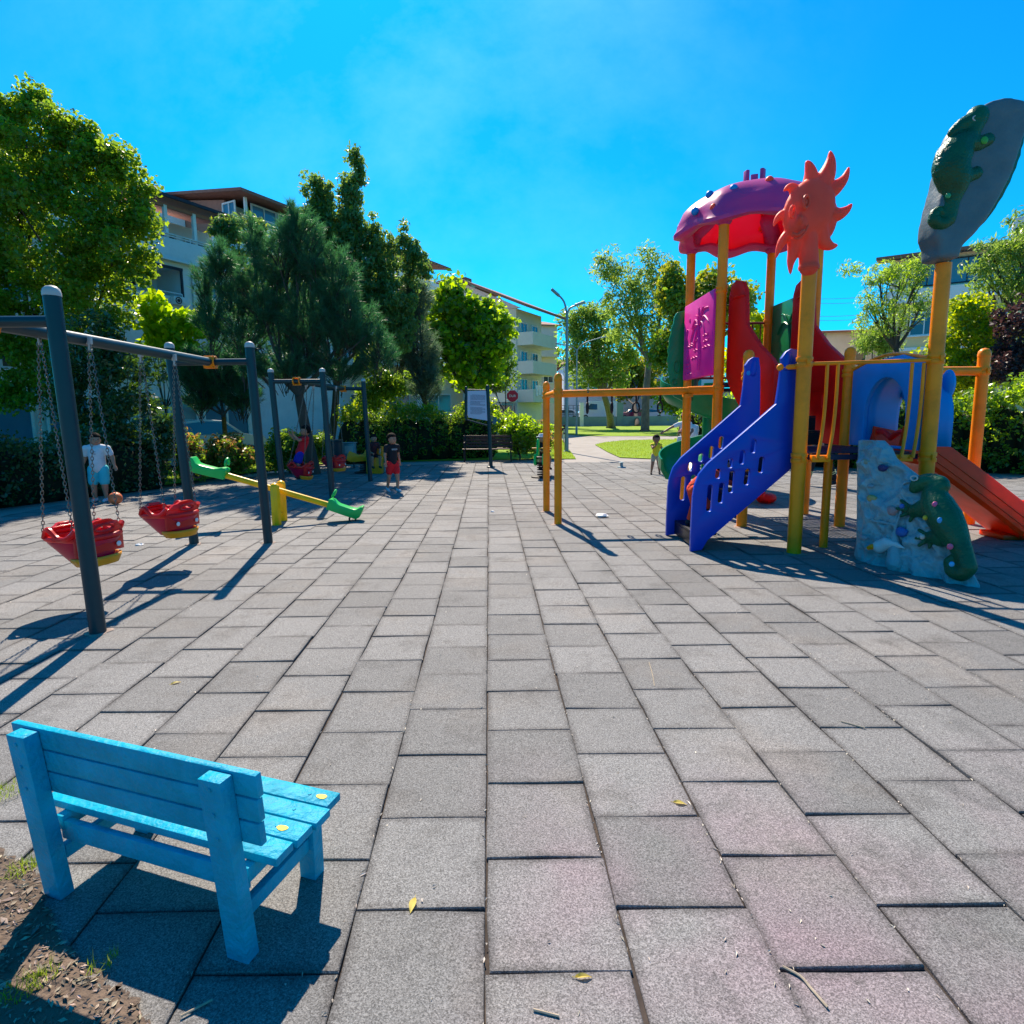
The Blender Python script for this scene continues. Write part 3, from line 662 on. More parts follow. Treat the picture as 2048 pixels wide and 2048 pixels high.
mb = MB(); mb.plate([[p + mv for p in outF]], (0, .05, 0)); ct = MB(); [ct.plate([[p + mv for p in s_]], (0, .2, 0)) for s_ in slots]; P_(mb, 'stair_side', 'blue', bevel=.008, cut=ct)
for yy in (YF, YB):                     # capped heads clamped to the posts
    mb = MB(); mb.chain([(2.90, yy, 1.98), (2.92, yy, 2.10)], [.05, .045], 16); P_(mb, 'stair_head', 'blue', smooth=True)
    mb = MB(); mb.rod((2.86, yy, 1.98), (3.02 if yy == YF else 3.06, yy + (-.1 if yy == YF else .45), 1.98), .028, 10); mb.sph((2.85, yy, 1.98), .04, 10, 6); P_(mb, 'clamp', 'blue_l' if yy != YF else 'yellow', smooth=True)
for k in range(5):
    x = 2.02 + k * .215; z = .20 + k * .20
    mb = MB(); y0, y1 = YF + .03, YB - .03
    mb.mm((x - .01, y0, z - .03), (x + .23, y1, z)); mb.mm((x - .01, y0, z - .17), (x + .012, y1, z - .031)); o = P_(mb, 'step', 'blackp', bevel=.004)
# dome roof
DC = V((3.67, 9.30, 4.22)); RD = 1.08; DH = .62
def lobes(r, z, a):
    k = 1 + .055 * math.cos(8 * a) * min(1, r / RD) ** 3; return r * k, z - (.035 * math.cos(8 * a) if z < .25 else 0) * (1 if r > .5 else 0)
prof = []
for i in range(19):
    t = i / 18 * math.pi / 2; prof.append((RD * math.cos(t) ** .82 if i < 18 else 0, DH * math.sin(t) ** .95))
prof = [(RD - .20, .035), (RD - .19, .0), (RD - .10, -.045), (RD - .02, -.06), (RD + .03, -.045), (RD + .035, 0)] + prof[1:]
mb = MB(); mb.lathe(DC, prof, 96, fn=lobes); mb.f = [f for f in mb.f if len(f) == 4]
dome = P_(mb, 'roof', 'purple', smooth=True, solid=.012)
for U in (U1, U2, U3, U4):
    d_ = (V((U.x, U.y, 0)) - V((DC.x, DC.y, 0))).normalized(); mb = MB(); mb.chain([(U.x, U.y, 4.20), (U.x - d_.x * .05, U.y - d_.y * .05, 4.42), (U.x - d_.x * .3, U.y - d_.y * .3, 4.56)], [.115, .13, .12], 16); P_(mb, 'roof_sleeve', 'purple', dome, smooth=True)
def on_dome(az, t):
    r, z = RD * math.cos(t) ** .82, DH * math.sin(t) ** .95; return DC + V((r * math.cos(az), r * math.sin(az), z))
for az, t, c in ((200, .3, 'blue'), (232, .62, 'blue'), (205, .72, 'blue'), (220, .2, 'orange'), (178, .12, 'blue'), (262, .75, 'orange'), (300, .4, 'blue'), (330, .7, 'orange'), (120, .5, 'blue'), (60, .5, 'orange')):
    mb = MB(); mb.sph(on_dome(rad(az), t), .058, 14, 8); P_(mb, 'roof_knob', 'blue_l' if c == 'blue' else 'coral', dome, smooth=True)
mb = MB()
for i in range(6):
    a = i * math.pi / 3 + .2; c = DC + V((.13 * math.cos(a), .13 * math.sin(a), DH + .0)); R = Matrix.Rotation(a, 3, 'Z')
    mb.box(c + V((0, 0, .06 + .05 * (i % 2))), (.05, .09, .2 + .08 * (i % 2)), R); mb.box(c + R @ V((.05, 0, -.01)), (.08, .1, .12), R)
mb.lathe(DC + V((0, 0, DH - .05)), [(.24, 0), (.22, .05), (.0, .07)], 20)
P_(mb, 'roof_crown', MAT('mauve_plastic', (.40, .06, .24), .4), dome, bevel=.008)
# dark struts under the roof
mb = MB()
for i in range(8):
    a = i * math.pi / 4 + .2; mb.tube(bez([DC + V((RD * .95 * math.cos(a), RD * .95 * math.sin(a), .04)), DC + V((RD * .62 * math.cos(a), RD * .62 * math.sin(a), .42)), DC + V((0, 0, .57))], 6), .018, 6)
P_(mb, 'roof_rib', 'red', dome, smooth=True)
# magenta palm-relief panel on the left side of the upper tower
XP = 2.93; z6 = lambda a, b: (1280 + a * .28986, 250 + b * .28986)
mb = MB(); mb.mm((XP - .03, 8.62, 2.06), (XP + .05, 10.05, 3.27)); pp = P_(mb, 'relief_panel', 'pink', bevel=.02)
def pz(a, b): # a,b in 0..1 over the panel (b down)
    return V((XP - .032, 10.0 - a * 1.33, 3.22 - b * 1.10))
mb = MB()
mb.tube(bez([pz(.60, .95), pz(.61, .7), pz(.58, .5), pz(.55, .33)], 5), [.03] * 5 + [.026] * 5 + [.02] * 6, 8)
for (dx, dy, k) in ((-.25, .02, -.1), (-.30, .20, -.10), (-.16, .30, -.04), (.0, -.24, -.02), (.16, -.22, -.03), (.32, -.18, -.08), (.36, .02, -.10), (.24, .16, -.1), (-.12, -.15, -.05)):
    mb.tube(bez([pz(.55, .33), pz(.55 + dx * .5, .33 + dy * .5 + k), pz(.55 + dx, .33 + dy)], 6), [.016] * 6 + [.014] * 6 + [.004], 6)
for (a0, b0, n_) in ((.72, .50, 3), (.74, .58, 3), (.10, .58, 5), (.22, .55, 3), (.45, .52, 2), (.40, .66, 3), (.72, .66, 4), (.3, .76, 5), (.08, .82, 3), (.08, .88, 3), (.08, .97, 4)):
    mb.tube([pz(min(.98, a0 + .035 * i), b0 + .012 * math.sin(i * 2.1)) for i in range(n_ * 2)], .008, 6)
mb.sph(pz(.14, .68), (.010, .06, .10), 10, 6); mb.sph(pz(.2, .2), (.008, .04, .04), 10, 6); mb.tube([pz(.07, .45), pz(.13, .32)], .01, 6)
P_(mb, 'relief', 'pink', pp, smooth=True)
# green relief panel on the right side
mb = MB(); mb.mm((4.36, 8.66, 2.06), (4.44, 10.04, 3.27)); g_ = P_(mb, 'relief_panel', 'green', bevel=.02)
mb = MB(); gz = lambda a, b: V((4.352, 10.0 - a * 1.3, 3.2 - b * 1.1))
mb.tube(bez([gz(.5, .95), gz(.52, .6), gz(.45, .3)], 6), .022, 8)
for (dx, dy, k) in ((-.3, .1, -.1), (.3, .12, -.1), (.2, -.2, -.05), (-.2, -.18, -.05), (.36, -.02, -.1)): mb.tube(bez([gz(.45, .3), gz(.45 + dx * .5, .3 + dy * .5 + k), gz(.45 + dx, .3 + dy)], 6), [.016] * 12 + [.004], 6)
P_(mb, 'relief', 'green', g_, smooth=True)
# back railing
mb = MB(); mb.rod((3.0, 10.1, 3.0), (4.33, 10.1, 3.0), .02, 8); mb.rod((3.0, 10.1, 2.1), (4.33, 10.1, 2.1), .02, 8)
for i in range(9): x = 3.12 + i * .135; mb.rod((x, 10.1, 2.1), (x, 10.1, 3.0), .011, 6)
P_(mb, 'railing', MAT('dark_red_painted_rail', (.22, .02, .02), .45), smooth=True)
# red inner stair: two tall side panels from the lower deck up to the upper one, black perforated steps
red_out = [(7.66, 1.08), (7.63, 1.6), (7.63, 2.12), (7.70, 2.20), (7.95, 2.40), (8.22, 2.70), (8.27, 3.18), (8.34, 3.30), (8.46, 3.34), (8.56, 3.28), (8.60, 3.15), (8.60, 2.02), (8.50, 1.85), (8.2, 1.5), (7.98, 1.10)]
for X in (3.14, 4.05):
    xx = lambda y: X + (8.6 - y) * .27
    ct = MB(); ct.plate([[V((xx(7.93), 7.93 + .04 * math.cos(t) + .02 * math.sin(t), 1.62 + .14 * math.sin(t))) for t in [2 * math.pi * i / 14 for i in range(14)]]], (.3, 0, 0))
    mb = MB(); mb.plate([[V((xx(y), y, z)) for y, z in red_out]], (.07, .02, 0)); rp = P_(mb, 'inner_stair_side', 'red', bevel=.014, cut=ct)
    mb = MB(); mb.tube([V((xx(8.43) + .06 * math.sin(t), 8.43 + .18 * math.cos(t), 3.10)) for t in [2 * math.pi * i / 16 for i in range(16)]], .014, 6, closed=True); P_(mb, 'stair_head', 'red', rp, smooth=True)
mb = MB()
for k in range(4):
    z = 1.27 + k * .19; y = 7.74 + k * .2; mb.mm((3.24, y, z - .02), (4.10, y + .22, z)); mb.mm((3.24, y, z - .19), (4.10, y + .015, z - .021))
    for i in range(7): mb.rod((3.32 + i * .115, y - .004, z - .09), (3.32 + i * .115, y + .004, z - .09), .016, 8)
P_(mb, 'inner_step', 'blackp')
# lower deck: right side panel, blue with arched opening, and its hood to the slide
XR = 4.36
def arch(x, yc, w_, z0, z1, n=12):
    return [V((x, yc - w_, z0))] + [V((x, yc - w_ * math.cos(math.pi * i / n), z1 - w_ * 1.15 + w_ * 1.15 * math.sin(math.pi * i / n))) for i in range(n + 1)] + [V((x, yc + w_, z0))]
mb = MB(); o_ = [V((XR, 6.23, 1.09)), V((XR, 6.22, 2.02)), V((XR, 6.6, 2.13)), V((XR, 7.2, 2.10)), V((XR, 7.53, 2.02)), V((XR, 7.52, 1.09))]
mb.plate([o_], (.07, 0, 0)); ct = MB(); ct.plate([arch(XR, 6.86, .38, 1.12, 1.90)], (.3, 0, 0)); P_(mb, 'slide_panel', 'blue_l', bevel=.010, cut=ct)
mb = MB(); A = [arch(x, 6.86, w_, 1.12, z1 - .04) for x, w_, z1 in ((4.38, .375, 1.95), (4.5, .40, 1.97), (4.75, .44, 1.98), (4.80, .46, 2.0))]
mb.grid(A); P_(mb, 'hood', 'blue_l', smooth=True, solid=.02)
for ye in (6.52, 7.2): mb = MB(); mb.sph((4.80, ye, 1.80), (.06, .09, .16), 12, 8); P_(mb, 'hood_ear', 'blue_l', smooth=True)
# orange slide going down to the right
def sl_pt(t):      # centre line of the chute
    if t < .12: return V((4.42 + t * 2.4, 6.90, 1.10 - t * .5))
    u = (t - .12) / .88
    return V((4.708 + u * 2.0, 6.90, max(.17, 1.04 - .87 * min(1, u * 1.62) ** 1.05)))
mb = MB(); rows = []
for i in range(30):
    c = sl_pt(i / 29); rows.append([c + V((0, s_, h)) for s_, h in ((-.30, .20), (-.285, .235), (-.262, .245), (-.24, .17), (-.21, .04), (-.17, 0), (0, -.008), (.17, 0), (.21, .04), (.24, .17), (.262, .23), (.285, .235), (.30, .20), (.30, -.10), (.27, -.15), (-.27, -.15), (-.30, -.10), (-.30, .20))])
mb.grid(rows); k = len(rows[0]); b_k = len(mb.v) - k
for off in (0, (len(rows) - 1) * k): pass
mb.add(rows[0], [tuple(range(k - 1))]); mb.add(rows[-1], [tuple(range(k - 1))])
sl_o = P_(mb, 'slide', 'orange', smooth=True, ang=30)
mb = MB()
for h in (-.04, .06):
    mb.tube([sl_pt(i / 29) + V((0, -.303, h)) for i in range(3, 29)], .006, 5)
P_(mb, 'slide_rib', 'orange', sl_o, smooth=True)
mb = MB(); mb.plate([[V((4.40, 6.9 + .34 * math.cos(t), 1.09 + .22 * math.sin(t))) for t in [math.pi * i / 10 for i in range(11)]], [V((4.40, 6.9 + .24 * math.cos(t), 1.13 + .1 * math.sin(t))) for t in [math.pi * i / 8 for i in range(9)]]], (.16, 0, 0))
mb = MB(); mb.tube(bez([(4.44, 6.55, 1.10), (4.46, 6.60, 1.24), (4.46, 6.75, 1.27), (4.46, 6.9, 1.20)], 5), .035, 8); mb.tube(bez([(4.44, 7.25, 1.10), (4.46, 7.20, 1.24), (4.46, 7.05, 1.27), (4.46, 6.9, 1.20)], 5), .035, 8); P_(mb, 'slide_lip', 'red', sl_o, smooth=True)
mb = MB(); mb.mm((5.75, 6.72, 0), (6.2, 7.08, .06)); P_(mb, 'slide_foot', 'orange', sl_o, bevel=.01)
# front opening: rail with four bent bars
mb = MB(); mb.tube(bez([(3.05, 6.14, 2.00), (3.6, 6.12, 2.01), (4.35, 6.12, 2.03)], 6), .020, 10); P_(mb, 'top_rail', 'yellow', smooth=True)
for x in (3.25, 3.36, 4.12, 4.24):
    mb = MB(); mb.tube(bez([(x, 6.12, 2.0), (x, 6.12, 1.6), (x - .02, 6.11, 1.3), (x - .08, 6.06, 1.03)], 5), .017, 8); P_(mb, 'grab_bar', 'yellow', smooth=True)
for x in (3.16, 4.02):
    mb = MB(); mb.mm((x - .03, 6.08, .99), (x + .16, 6.14, 1.06)); mb.sph((x + .02, 6.075, 1.03), .014, 8, 6); mb.sph((x + .12, 6.075, 1.03), .014, 8, 6); P_(mb, 'bracket', 'yellow', bevel=.003)
mb = MB(); mb.tube(bez([T3 + V((0, 0, 2.02)), V((4.36, 6.9, 2.16)), T2 + V((0, 0, 2.04))], 6), .02, 8); P_(mb, 'top_rail', 'yellow', smooth=True)
for T, z in ((T1, 2.02), (T2, 2.04), (T3, 2.0), (T4, 1.98), (U2, 3.25), (U2, 1.86), (U3, 3.0), (U1, 3.0), (T1, 1.03), (T2, 1.03)): clamp(T, z, .07)
# overhead ring bar on the left
N1, N2 = V((.632, 7.963, 0)), V((.539, 9.073, 0))
post(N1, 1.95, r=.052); post(N2, 1.90, r=.052); clamp(N1, 1.80, .052, .05); clamp(N2, 1.80, .052, .05)
mb = MB(); mb.rod(N1 + V((0, 0, 1.80)), N2 + V((0, 0, 1.80)), .042, 12); P_(mb, 'crossbar', 'yellow', smooth=True)
mb = MB(); mb.rod((.58, 8.52, 1.80), (2.93, 8.62, 1.84), .052, 16); mb.rod((2.56, 8.6, 1.833), (2.93, 8.62, 1.84), .063, 16); ob = P_(mb, 'overhead_bar', 'yellow', smooth=True)
mb = MB(); mb.mm((2.5, 8.53, 1.745), (2.62, 8.67, 1.785)); P_(mb, 'bar_flange', 'yellow', ob, bevel=.004)
for i, x in enumerate((1.10, 1.46, 1.82, 2.18)):
    y = 8.54 + .04 * i; tw = (1.25, 1.2, .25, .6)[i]; mb = MB(); c = V((x, y, 1.60)); u = V((math.cos(tw), math.sin(tw), 0))
    mb.tube([c + u * (.052 * math.cos(t)) + V((0, 0, .075 * math.sin(t))) for t in [2 * math.pi * k / 16 for k in range(16)]], .014, 8, closed=True); mb.rod((x, y, 1.67), (x, y, 1.80), .014, 8); P_(mb, 'ring', 'black', ob, smooth=True)
    mb = MB(); mb.lathe((x, y, 1.882), [(.02, 0), (.02, .008), (0, .012)], 8); mb.sph((x, y - .056, 1.82), .013, 8, 6); P_(mb, 'bolt', 'chain', ob)
# pull-up bar on the right
q = V((6.12, 7.72, 0)); post(q, 2.20, r=.07); clamp(q, 2.02, .07)
mb = MB(); mb.rod((4.33, 7.62, 2.02), (6.12, 7.72, 2.02), .058, 14); P_(mb, 'pull_up_bar', 'yellow', smooth=True)
# green spiral slide behind the tower
SCN = V((3.98, 11.75, 0)); mb = MB(); rows = []; n_ = 56
for i in range(n_ + 1):
    t = i / n_; a = rad(150) + t * rad(395); z = 1.93 - 1.66 * t; r0 = .60; ra = V((math.cos(a), math.sin(a), 0))
    rows.append([SCN + ra * (r0 + s_) + V((0, 0, z + h)) for s_, h in ((-.42, .1), (-.36, .06), (-.2, .0), (0, -.04), (.2, .0), (.33, .14), (.37, .34), (.40, .345), (.40, .12), (.3, -.06), (0, -.12), (-.3, -.06), (-.42, .1))])
mb.grid(rows); mb.add(rows[0], [tuple(range(12))]); mb.add(rows[-1], [tuple(range(12))]); P_(mb, 'spiral_slide', 'green', smooth=True, ang=60)
mb = MB(); mb.rod(SCN, SCN + V((0, 0, 2.1)), .16, 18); P_(mb, 'spiral_column', 'green', smooth=True)
# green side board with scalloped edge beside the slide entrance
mb = MB(); edge = [(2.84 - .17 * math.sin(.35 + i / 16 * math.pi * .80) - (.018 if i % 2 else 0), 1.80 + i * .088) for i in range(17)]
mb.plate([[V((2.98, 10.25, 1.72))] + [V((x + .03, 10.25, z)) for x, z in edge] + [V((3.02, 10.25, 3.25)), V((3.15, 10.25, 3.2)), V((3.15, 10.25, 1.72))]], (0, .06, 0)); gs = P_(mb, 'entrance_board', 'green', bevel=.012)
mb = MB(); c = V((2.84, 10.21, 2.30)); mb.tube([c + V((.055 * math.cos(t), 0, .10 * math.sin(t))) for t in [i * .45 for i in range(14)]], .014, 6, closed=True); mb.tube([c + V((.045 * math.cos(t) - .03, 0, .05 * math.sin(t) - .26)) for t in [i * .45 for i in range(14)]], .014, 6, closed=True); P_(mb, 'relief', 'green', gs, smooth=True)
# red moulded play shell under the upper deck
mb = MB(); mb.sph((4.28, 9.75, .09), (.16, .2, .10), 16, 8); mb.sph((4.16, 9.7, .14), (.08, .1, .13), 12, 8); P_(mb, 'floor_step', 'red', remesh=.02)
# ---- sun face on post T1
YS = 6.12
def I6(a, b, dy=0): return AT(*z6(a, b), YS + dy)
mb = MB(); c = I6(1165, 590); k_ = .28986 * PX(YS)
Rf = Matrix.Rotation(rad(-24), 3, 'Y') @ Matrix.Rotation(rad(-22), 3, 'Z')
mb.sph(c, (160 * k_, .13, 205 * k_), 32, 18, R=Matrix.Rotation(rad(22), 3, 'Y'))
mb.sph(I6(1080, 690, -.03), (.095, .11, .13), 24, 14); mb.sph(I6(1130, 560, -.03), (.135, .10, .15), 24, 14); mb.sph(I6(1100, 655, -.13), (.03, .04, .05), 12, 8); mb.sph(I6(1235, 640, .04), (.18, .09, .26), 24, 14)
mb.chain([I6(1165, 980), I6(1160, 700)], [.092, .085], 16)
rays = [[(1170, 450), (1180, 350), (1165, 280), (1148, 252)], [(1240, 430), (1290, 340), (1315, 250), (1312, 180)], [(1270, 480), (1350, 430), (1410, 370), (1442, 290)], [(1260, 600), (1350, 620), (1420, 590), (1462, 545)], [(1230, 720), (1260, 800), (1310, 835), (1362, 830)], [(1075, 800), (1060, 880), (1040, 950), (1038, 1030)], [(1040, 740), (985, 800), (955, 860), (940, 915)], [(1040, 620), (985, 620), (945, 650), (922, 700)], [(1090, 510), (1060, 440), (1025, 430), (992, 455)]]
for i, r_ in enumerate(rays):
    w0 = (.105, .13, .11, .11, .12, .095, .072, .072, .078)[i]
    pts = bez([I6(a, b, .03) for a, b in r_], 5); n_ = len(pts)
    for j in range(n_ - 1):
        f0, f1 = 1 - j / (n_ - 1), 1 - (j + 1) / (n_ - 1); r0, r1 = w0 * f0 ** .88 + .009, w0 * f1 ** .88 + .009
        mb.capsule(pts[j], pts[j + 1], r0 * .8, r1 * .8, 10)
face = P_(mb, 'sun_face', 'coral', remesh=.008, smit=5)
for (a, b, rx, rz) in ((1052, 598, .030, .052), (1148, 530, .038, .058)):
    mb = MB(); q = I6(a, b, -.165 if a < 1100 else -.150); ring = [q + V((rx * math.cos(t), .02 * math.cos(t), rz * math.sin(t) + .3 * rx * math.cos(t))) for t in [2 * math.pi * i / 18 for i in range(18)]]
    mb.tube(ring, .014, 8, closed=True); mb.sph(q + V((0, .02, 0)), (rx * .62, .02, rz * .6), 12, 8); P_(mb, 'eye', 'coral', face, smooth=True)
mb = MB(); mb.tube(bez([I6(1045, 775, -.145), I6(1090, 785, -.16), I6(1130, 750, -.15), I6(1160, 695, -.13)], 6), .012, 8); mb.tube(bez([I6(1050, 750, -.15), I6(1090, 758, -.17), I6(1130, 725, -.155)], 6), .016, 8); P_(mb, 'mouth', 'coral', face, smooth=True)
mb = MB(); q = I6(1165, 985); mb.lathe((q.x, q.y, 2.93), [(.095, 0), (.1, .02), (.092, .05)], 18); P_(mb, 'collar', 'coral', face, smooth=True)
# ---- leaf-shaped board with chameleon on post T2
YC = 6.10; z9 = lambda a, b: (1640 + a * .28986, 150 + b * .28986)
def I9(a, b, dy=0): return AT(*z9(a, b), YC + dy)
out9 = [(745, 1290), (757, 1230), (752, 1190), (725, 1140), (735, 1030), (760, 920), (800, 780), (850, 560), (905, 400), (1000, 290), (1110, 220), (1200, 198), (1300, 205), (1350, 225), (1368, 280), (1355, 380), (1325, 500), (1260, 700), (1170, 880), (1080, 1030), (990, 1140), (920, 1200), (905, 1240), (900, 1290)]
mb = MB(); mb.plate([[I9(a, b) for a, b in out9]], (0, .30, 0)); brd = P_(mb, 'leaf_board', 'rockp', remesh=.026, smit=22)
mb = MB(); mb.tube(bez([I9(1362, 380, .06), I9(1330, 520, .06), I9(1270, 690, .06), I9(1180, 880, .06), I9(1110, 1000, .06), I9(1050, 1080, .06)], 4), [.05, .06, .065, .07, .065, .075, .07, .075, .07, .075, .07, .07, .06, .06, .055, .05, .045, .035, .03, .025, .015][:21], 8); P_(mb, 'leaf_edge', 'cham', brd, smooth=True)
def critter(I, body, legs, coil, sc, dots, parent, depth):
    mb = MB()
    pts = bez([I(a, b, -depth) for a, b, r_ in body], 4); rs = []
    for i in range(len(body) - 1):
        for k in range(4): rs.append(1.04 * (body[i][2] + (body[i + 1][2] - body[i][2]) * k / 4) * sc)
    rs.append(1.04 * body[-1][2] * sc)
    for i in range(len(pts) - 1): mb.capsule(pts[i], pts[i + 1], rs[i], rs[i + 1], 12)
    for l in legs:
        q = [I(a, b, -depth - .01) for a, b, r_ in l[0]]
        for i in range(len(q) - 1): mb.capsule(q[i], q[i + 1], 1.2 * l[0][i][2] * sc, 1.2 * l[0][i + 1][2] * sc, 10)
        for (a, b) in l[1]: mb.capsule(q[-1], q[-1] + (I(a, b, -depth) - q[-1]) * 1.3, 15 * sc, 12 * sc, 8)
    q = bez([I(a, b, -depth) for a, b, r_ in coil], 4); rr = [r_ for _, _, r_ in coil]
    for i in range(len(q) - 1):
        r0 = rr[min(i // 4, len(rr) - 1)] * sc; mb.capsule(q[i], q[i + 1], r0, r0, 10)
    o = P_(mb, 'chameleon', 'cham', parent, remesh=.011)
    return o
sc9 = 1.06 * .28986 * PX(YC)
ch = critter(lambda a, b, dy=0: I9(a + 22, b, dy), [(885, 400, 22), (960, 350, 42), (1040, 320, 60), (1060, 290, 58), (1000, 420, 52), (945, 480, 72), (900, 560, 95), (880, 640, 95), (900, 720, 88), (895, 800, 62), (880, 880, 45), (870, 950, 42), (860, 1000, 40)],
    [([(980, 470, 50), (1060, 480, 36), (1130, 450, 32)], [(1150, 385), (1195, 395), (1212, 430), (1200, 460)]), ([(930, 660, 50), (990, 700, 36), (1050, 680, 32)], [(1050, 615), (1085, 625), (1095, 660), (1080, 700)])],
    [(860, 1000, 40), (810, 1030, 36), (765, 1000, 30), (770, 955, 26), (800, 935, 22), (825, 960, 18)], sc9, None, brd, .125)
def dots(I, lst, par, depth, sc):
    for (a, b, r_, col) in lst:
        mb = MB(); mb.sph(I(a, b, -depth), (r_ * sc, .014, r_ * sc), 12, 8); P_(mb, 'spot', MAT('spot_paint', col, .4), par, smooth=True)
dots(I9, [(1135, 450, 22, (.05, .35, .05)), (985, 585, 15, (.35, .45, .05)), (890, 648, 20, (.4, .42, .4)), (905, 538, 18, (.02, .05, .06)), (885, 832, 16, (.03, .3, .12))], ch, .205, sc9)
mb = MB(); mb.tube([I9(1080 + 26 * math.cos(t), 300 + 18 * math.sin(t), -.20) for t in [i * .45 for i in range(14)]], .008, 6, closed=True); P_(mb, 'eye', 'capg', ch, smooth=True)
for dx in (-.055, .06):
    mb = MB(); mb.sph(V((I9(830, 1265).x + dx, YC - .08, I9(830, 1262).z)), .02, 10, 6); P_(mb, 'bolt', 'black', brd)
# ---- moulded climbing rock in front of the lower deck
z8 = lambda a, b: (1580 + a * .31056, 650 + b * .31056)
A_, B_, C_ = V((3.50, 5.92, 0)), V((3.98, 4.86, 0)), V((3.66, 6.10, 1.30))
nrm_ = (B_ - A_).cross(C_ - A_).normalized()
if nrm_.y > 0: nrm_ = -nrm_
if nrm_.dot(CAM - A_) < 0: nrm_ = -nrm_
def IR(a, b, off=0):
    x, y = z8(a, b); d = ray(x, y); t = (A_ - CAM).dot(nrm_) / d.dot(nrm_); return CAM + d * t + nrm_ * off
L_ = [(428, 742), (425, 850), (420, 1000), (418, 1200), (415, 1400), (400, 1480), (430, 1535), (480, 1600), (600, 1650), (690, 1672)]
R_e = [(590, 742), (640, 790), (670, 860), (760, 930), (850, 1000), (960, 1110), (1030, 1250), (1070, 1390), (1110, 1520), (1190, 1650), (1215, 1700), (1190, 1725)]
def lerp(a, b, t): return a + (b - a) * t
def samp(E, t):
    x = t * (len(E) - 1); i = min(int(x), len(E) - 2); f = x - i; return (lerp(E[i][0], E[i + 1][0], f), lerp(E[i][1], E[i + 1][1], f))
from mathutils import noise as mno
nu, nv = 120, 80; grid_f = []; grid_b = []
for i in range(nu):
    t = i / (nu - 1); l, r_ = samp(L_, t), samp(R_e, t); row = []; rb = []
    for j in range(nv):
        s_ = j / (nv - 1); a, b = lerp(l[0], r_[0], s_), lerp(l[1], r_[1], s_)
        p0 = IR(a, b); edge = min(1, min(s_, 1 - s_) * 7) ; bul = .10 * math.sqrt(max(0, math.sin(math.pi * s_))) * min(1, t * 5 + .3)
        nz_ = mno.ridged_multi_fractal(p0 * 3.4, .9, 2.1, 5, 1.0, 2.0); nz2 = mno.noise(p0 * 11)
        off = bul * .6 + ((.075 * (nz_ - 1.0) + .03 * nz2)) * edge - .03
        if t > .92: off *= 1 - (t - .92) / .08 * .5
        p = IR(a, b, off)
        if s_ < .25 : p = p + V((0, 0, 0))
        p.z = max(p.z, -.02); row.append(p)
        back = IR(a, b, -.05) + V((.20, .30, 0)) * (1 - .75 * s_); back.z = max(-.02, back.z); rb.append(back)
    grid_f.append(row); grid_b.append(rb)
mb = MB(); mb.grid(grid_f); mb.grid(grid_b)
nF = nu * nv
def gi(i, j, b=0): return b * nF + i * nv + j
for i in range(nu - 1):
    mb.f.append((gi(i, 0), gi(i + 1, 0), gi(i + 1, 0, 1), gi(i, 0, 1))); mb.f.append((gi(i, nv - 1), gi(i + 1, nv - 1), gi(i + 1, nv - 1, 1), gi(i, nv - 1, 1)))
for j in range(nv - 1):
    mb.f.append((gi(0, j), gi(0, j + 1), gi(0, j + 1, 1), gi(0, j, 1))); mb.f.append((gi(nu - 1, j), gi(nu - 1, j + 1), gi(nu - 1, j + 1, 1), gi(nu - 1, j, 1)))
rock = P_(mb, 'climbing_rock', 'rock', smooth=True, ang=50)
kR = .31056 * 5.6 / F
ch2 = critter(IR, [(830, 1060, 30), (860, 1030, 45), (930, 1010, 48), (1010, 1030, 40), (960, 1090, 62), (980, 1160, 85), (1020, 1240, 94), (1070, 1330, 82), (1120, 1420, 58), (1155, 1500, 48), (1170, 1560, 50)],
    [([(940, 1170, 60), (880, 1190, 48), (830, 1200, 36)], [(765, 1150), (745, 1190), (765, 1225), (810, 1250)]), ([(1060, 1340, 56), (1000, 1375, 46), (940, 1370, 34)], [(880, 1335), (865, 1375), (880, 1410), (930, 1420)])],
    [(1170, 1560, 50), (1130, 1600, 46), (1080, 1580, 38), (1065, 1530, 32), (1100, 1505, 26), (1130, 1530, 20)], kR, None, rock, -.07)
dots(IR, [(1018, 1168, 17, (.6, .1, .25)), (955, 1253, 15, (.6, .42, .03)), (1052, 1270, 19, (.05, .3, .6)), (937, 1375, 16, (.5, .45, .4)), (1116, 1437, 19, (.6, .1, .2)), (1127, 1548, 16, (.05, .35, .65)), (805, 1180, 16, (.03, .12, .4))], ch2, -.20, kR)
mb = MB(); mb.tube([IR(862 + 22 * math.cos(t), 998 + 15 * math.sin(t), .15) for t in [i * .45 for i in range(14)]], .007, 6, closed=True); P_(mb, 'eye', 'capg', ch2, smooth=True)
for (a, b, r_, col) in ((503, 885, 24, (.25, .28, .2)), (615, 925, 26, (.03, .03, .12)), (545, 1120, 28, (.42, .33, .12)), (675, 1198, 34, (.4, .25, .24)), (738, 1335, 34, (.02, .12, .38)), (488, 1370, 22, (.3, .32, .34)), (530, 1040, 16, (.2, .3, .34))):
    mb = MB(); q = IR(a, b, .05); mb.sph(q, (r_ * kR * .8, .07, r_ * kR), 12, 8); mb.sph(q + V((.01, -.02, .012)), (r_ * kR * .6, .06, r_ * kR * .5), 10, 6); P_(mb, 'climbing_hold', MAT('hold_resin', col, .4, bump=.6), rock, remesh=.012)
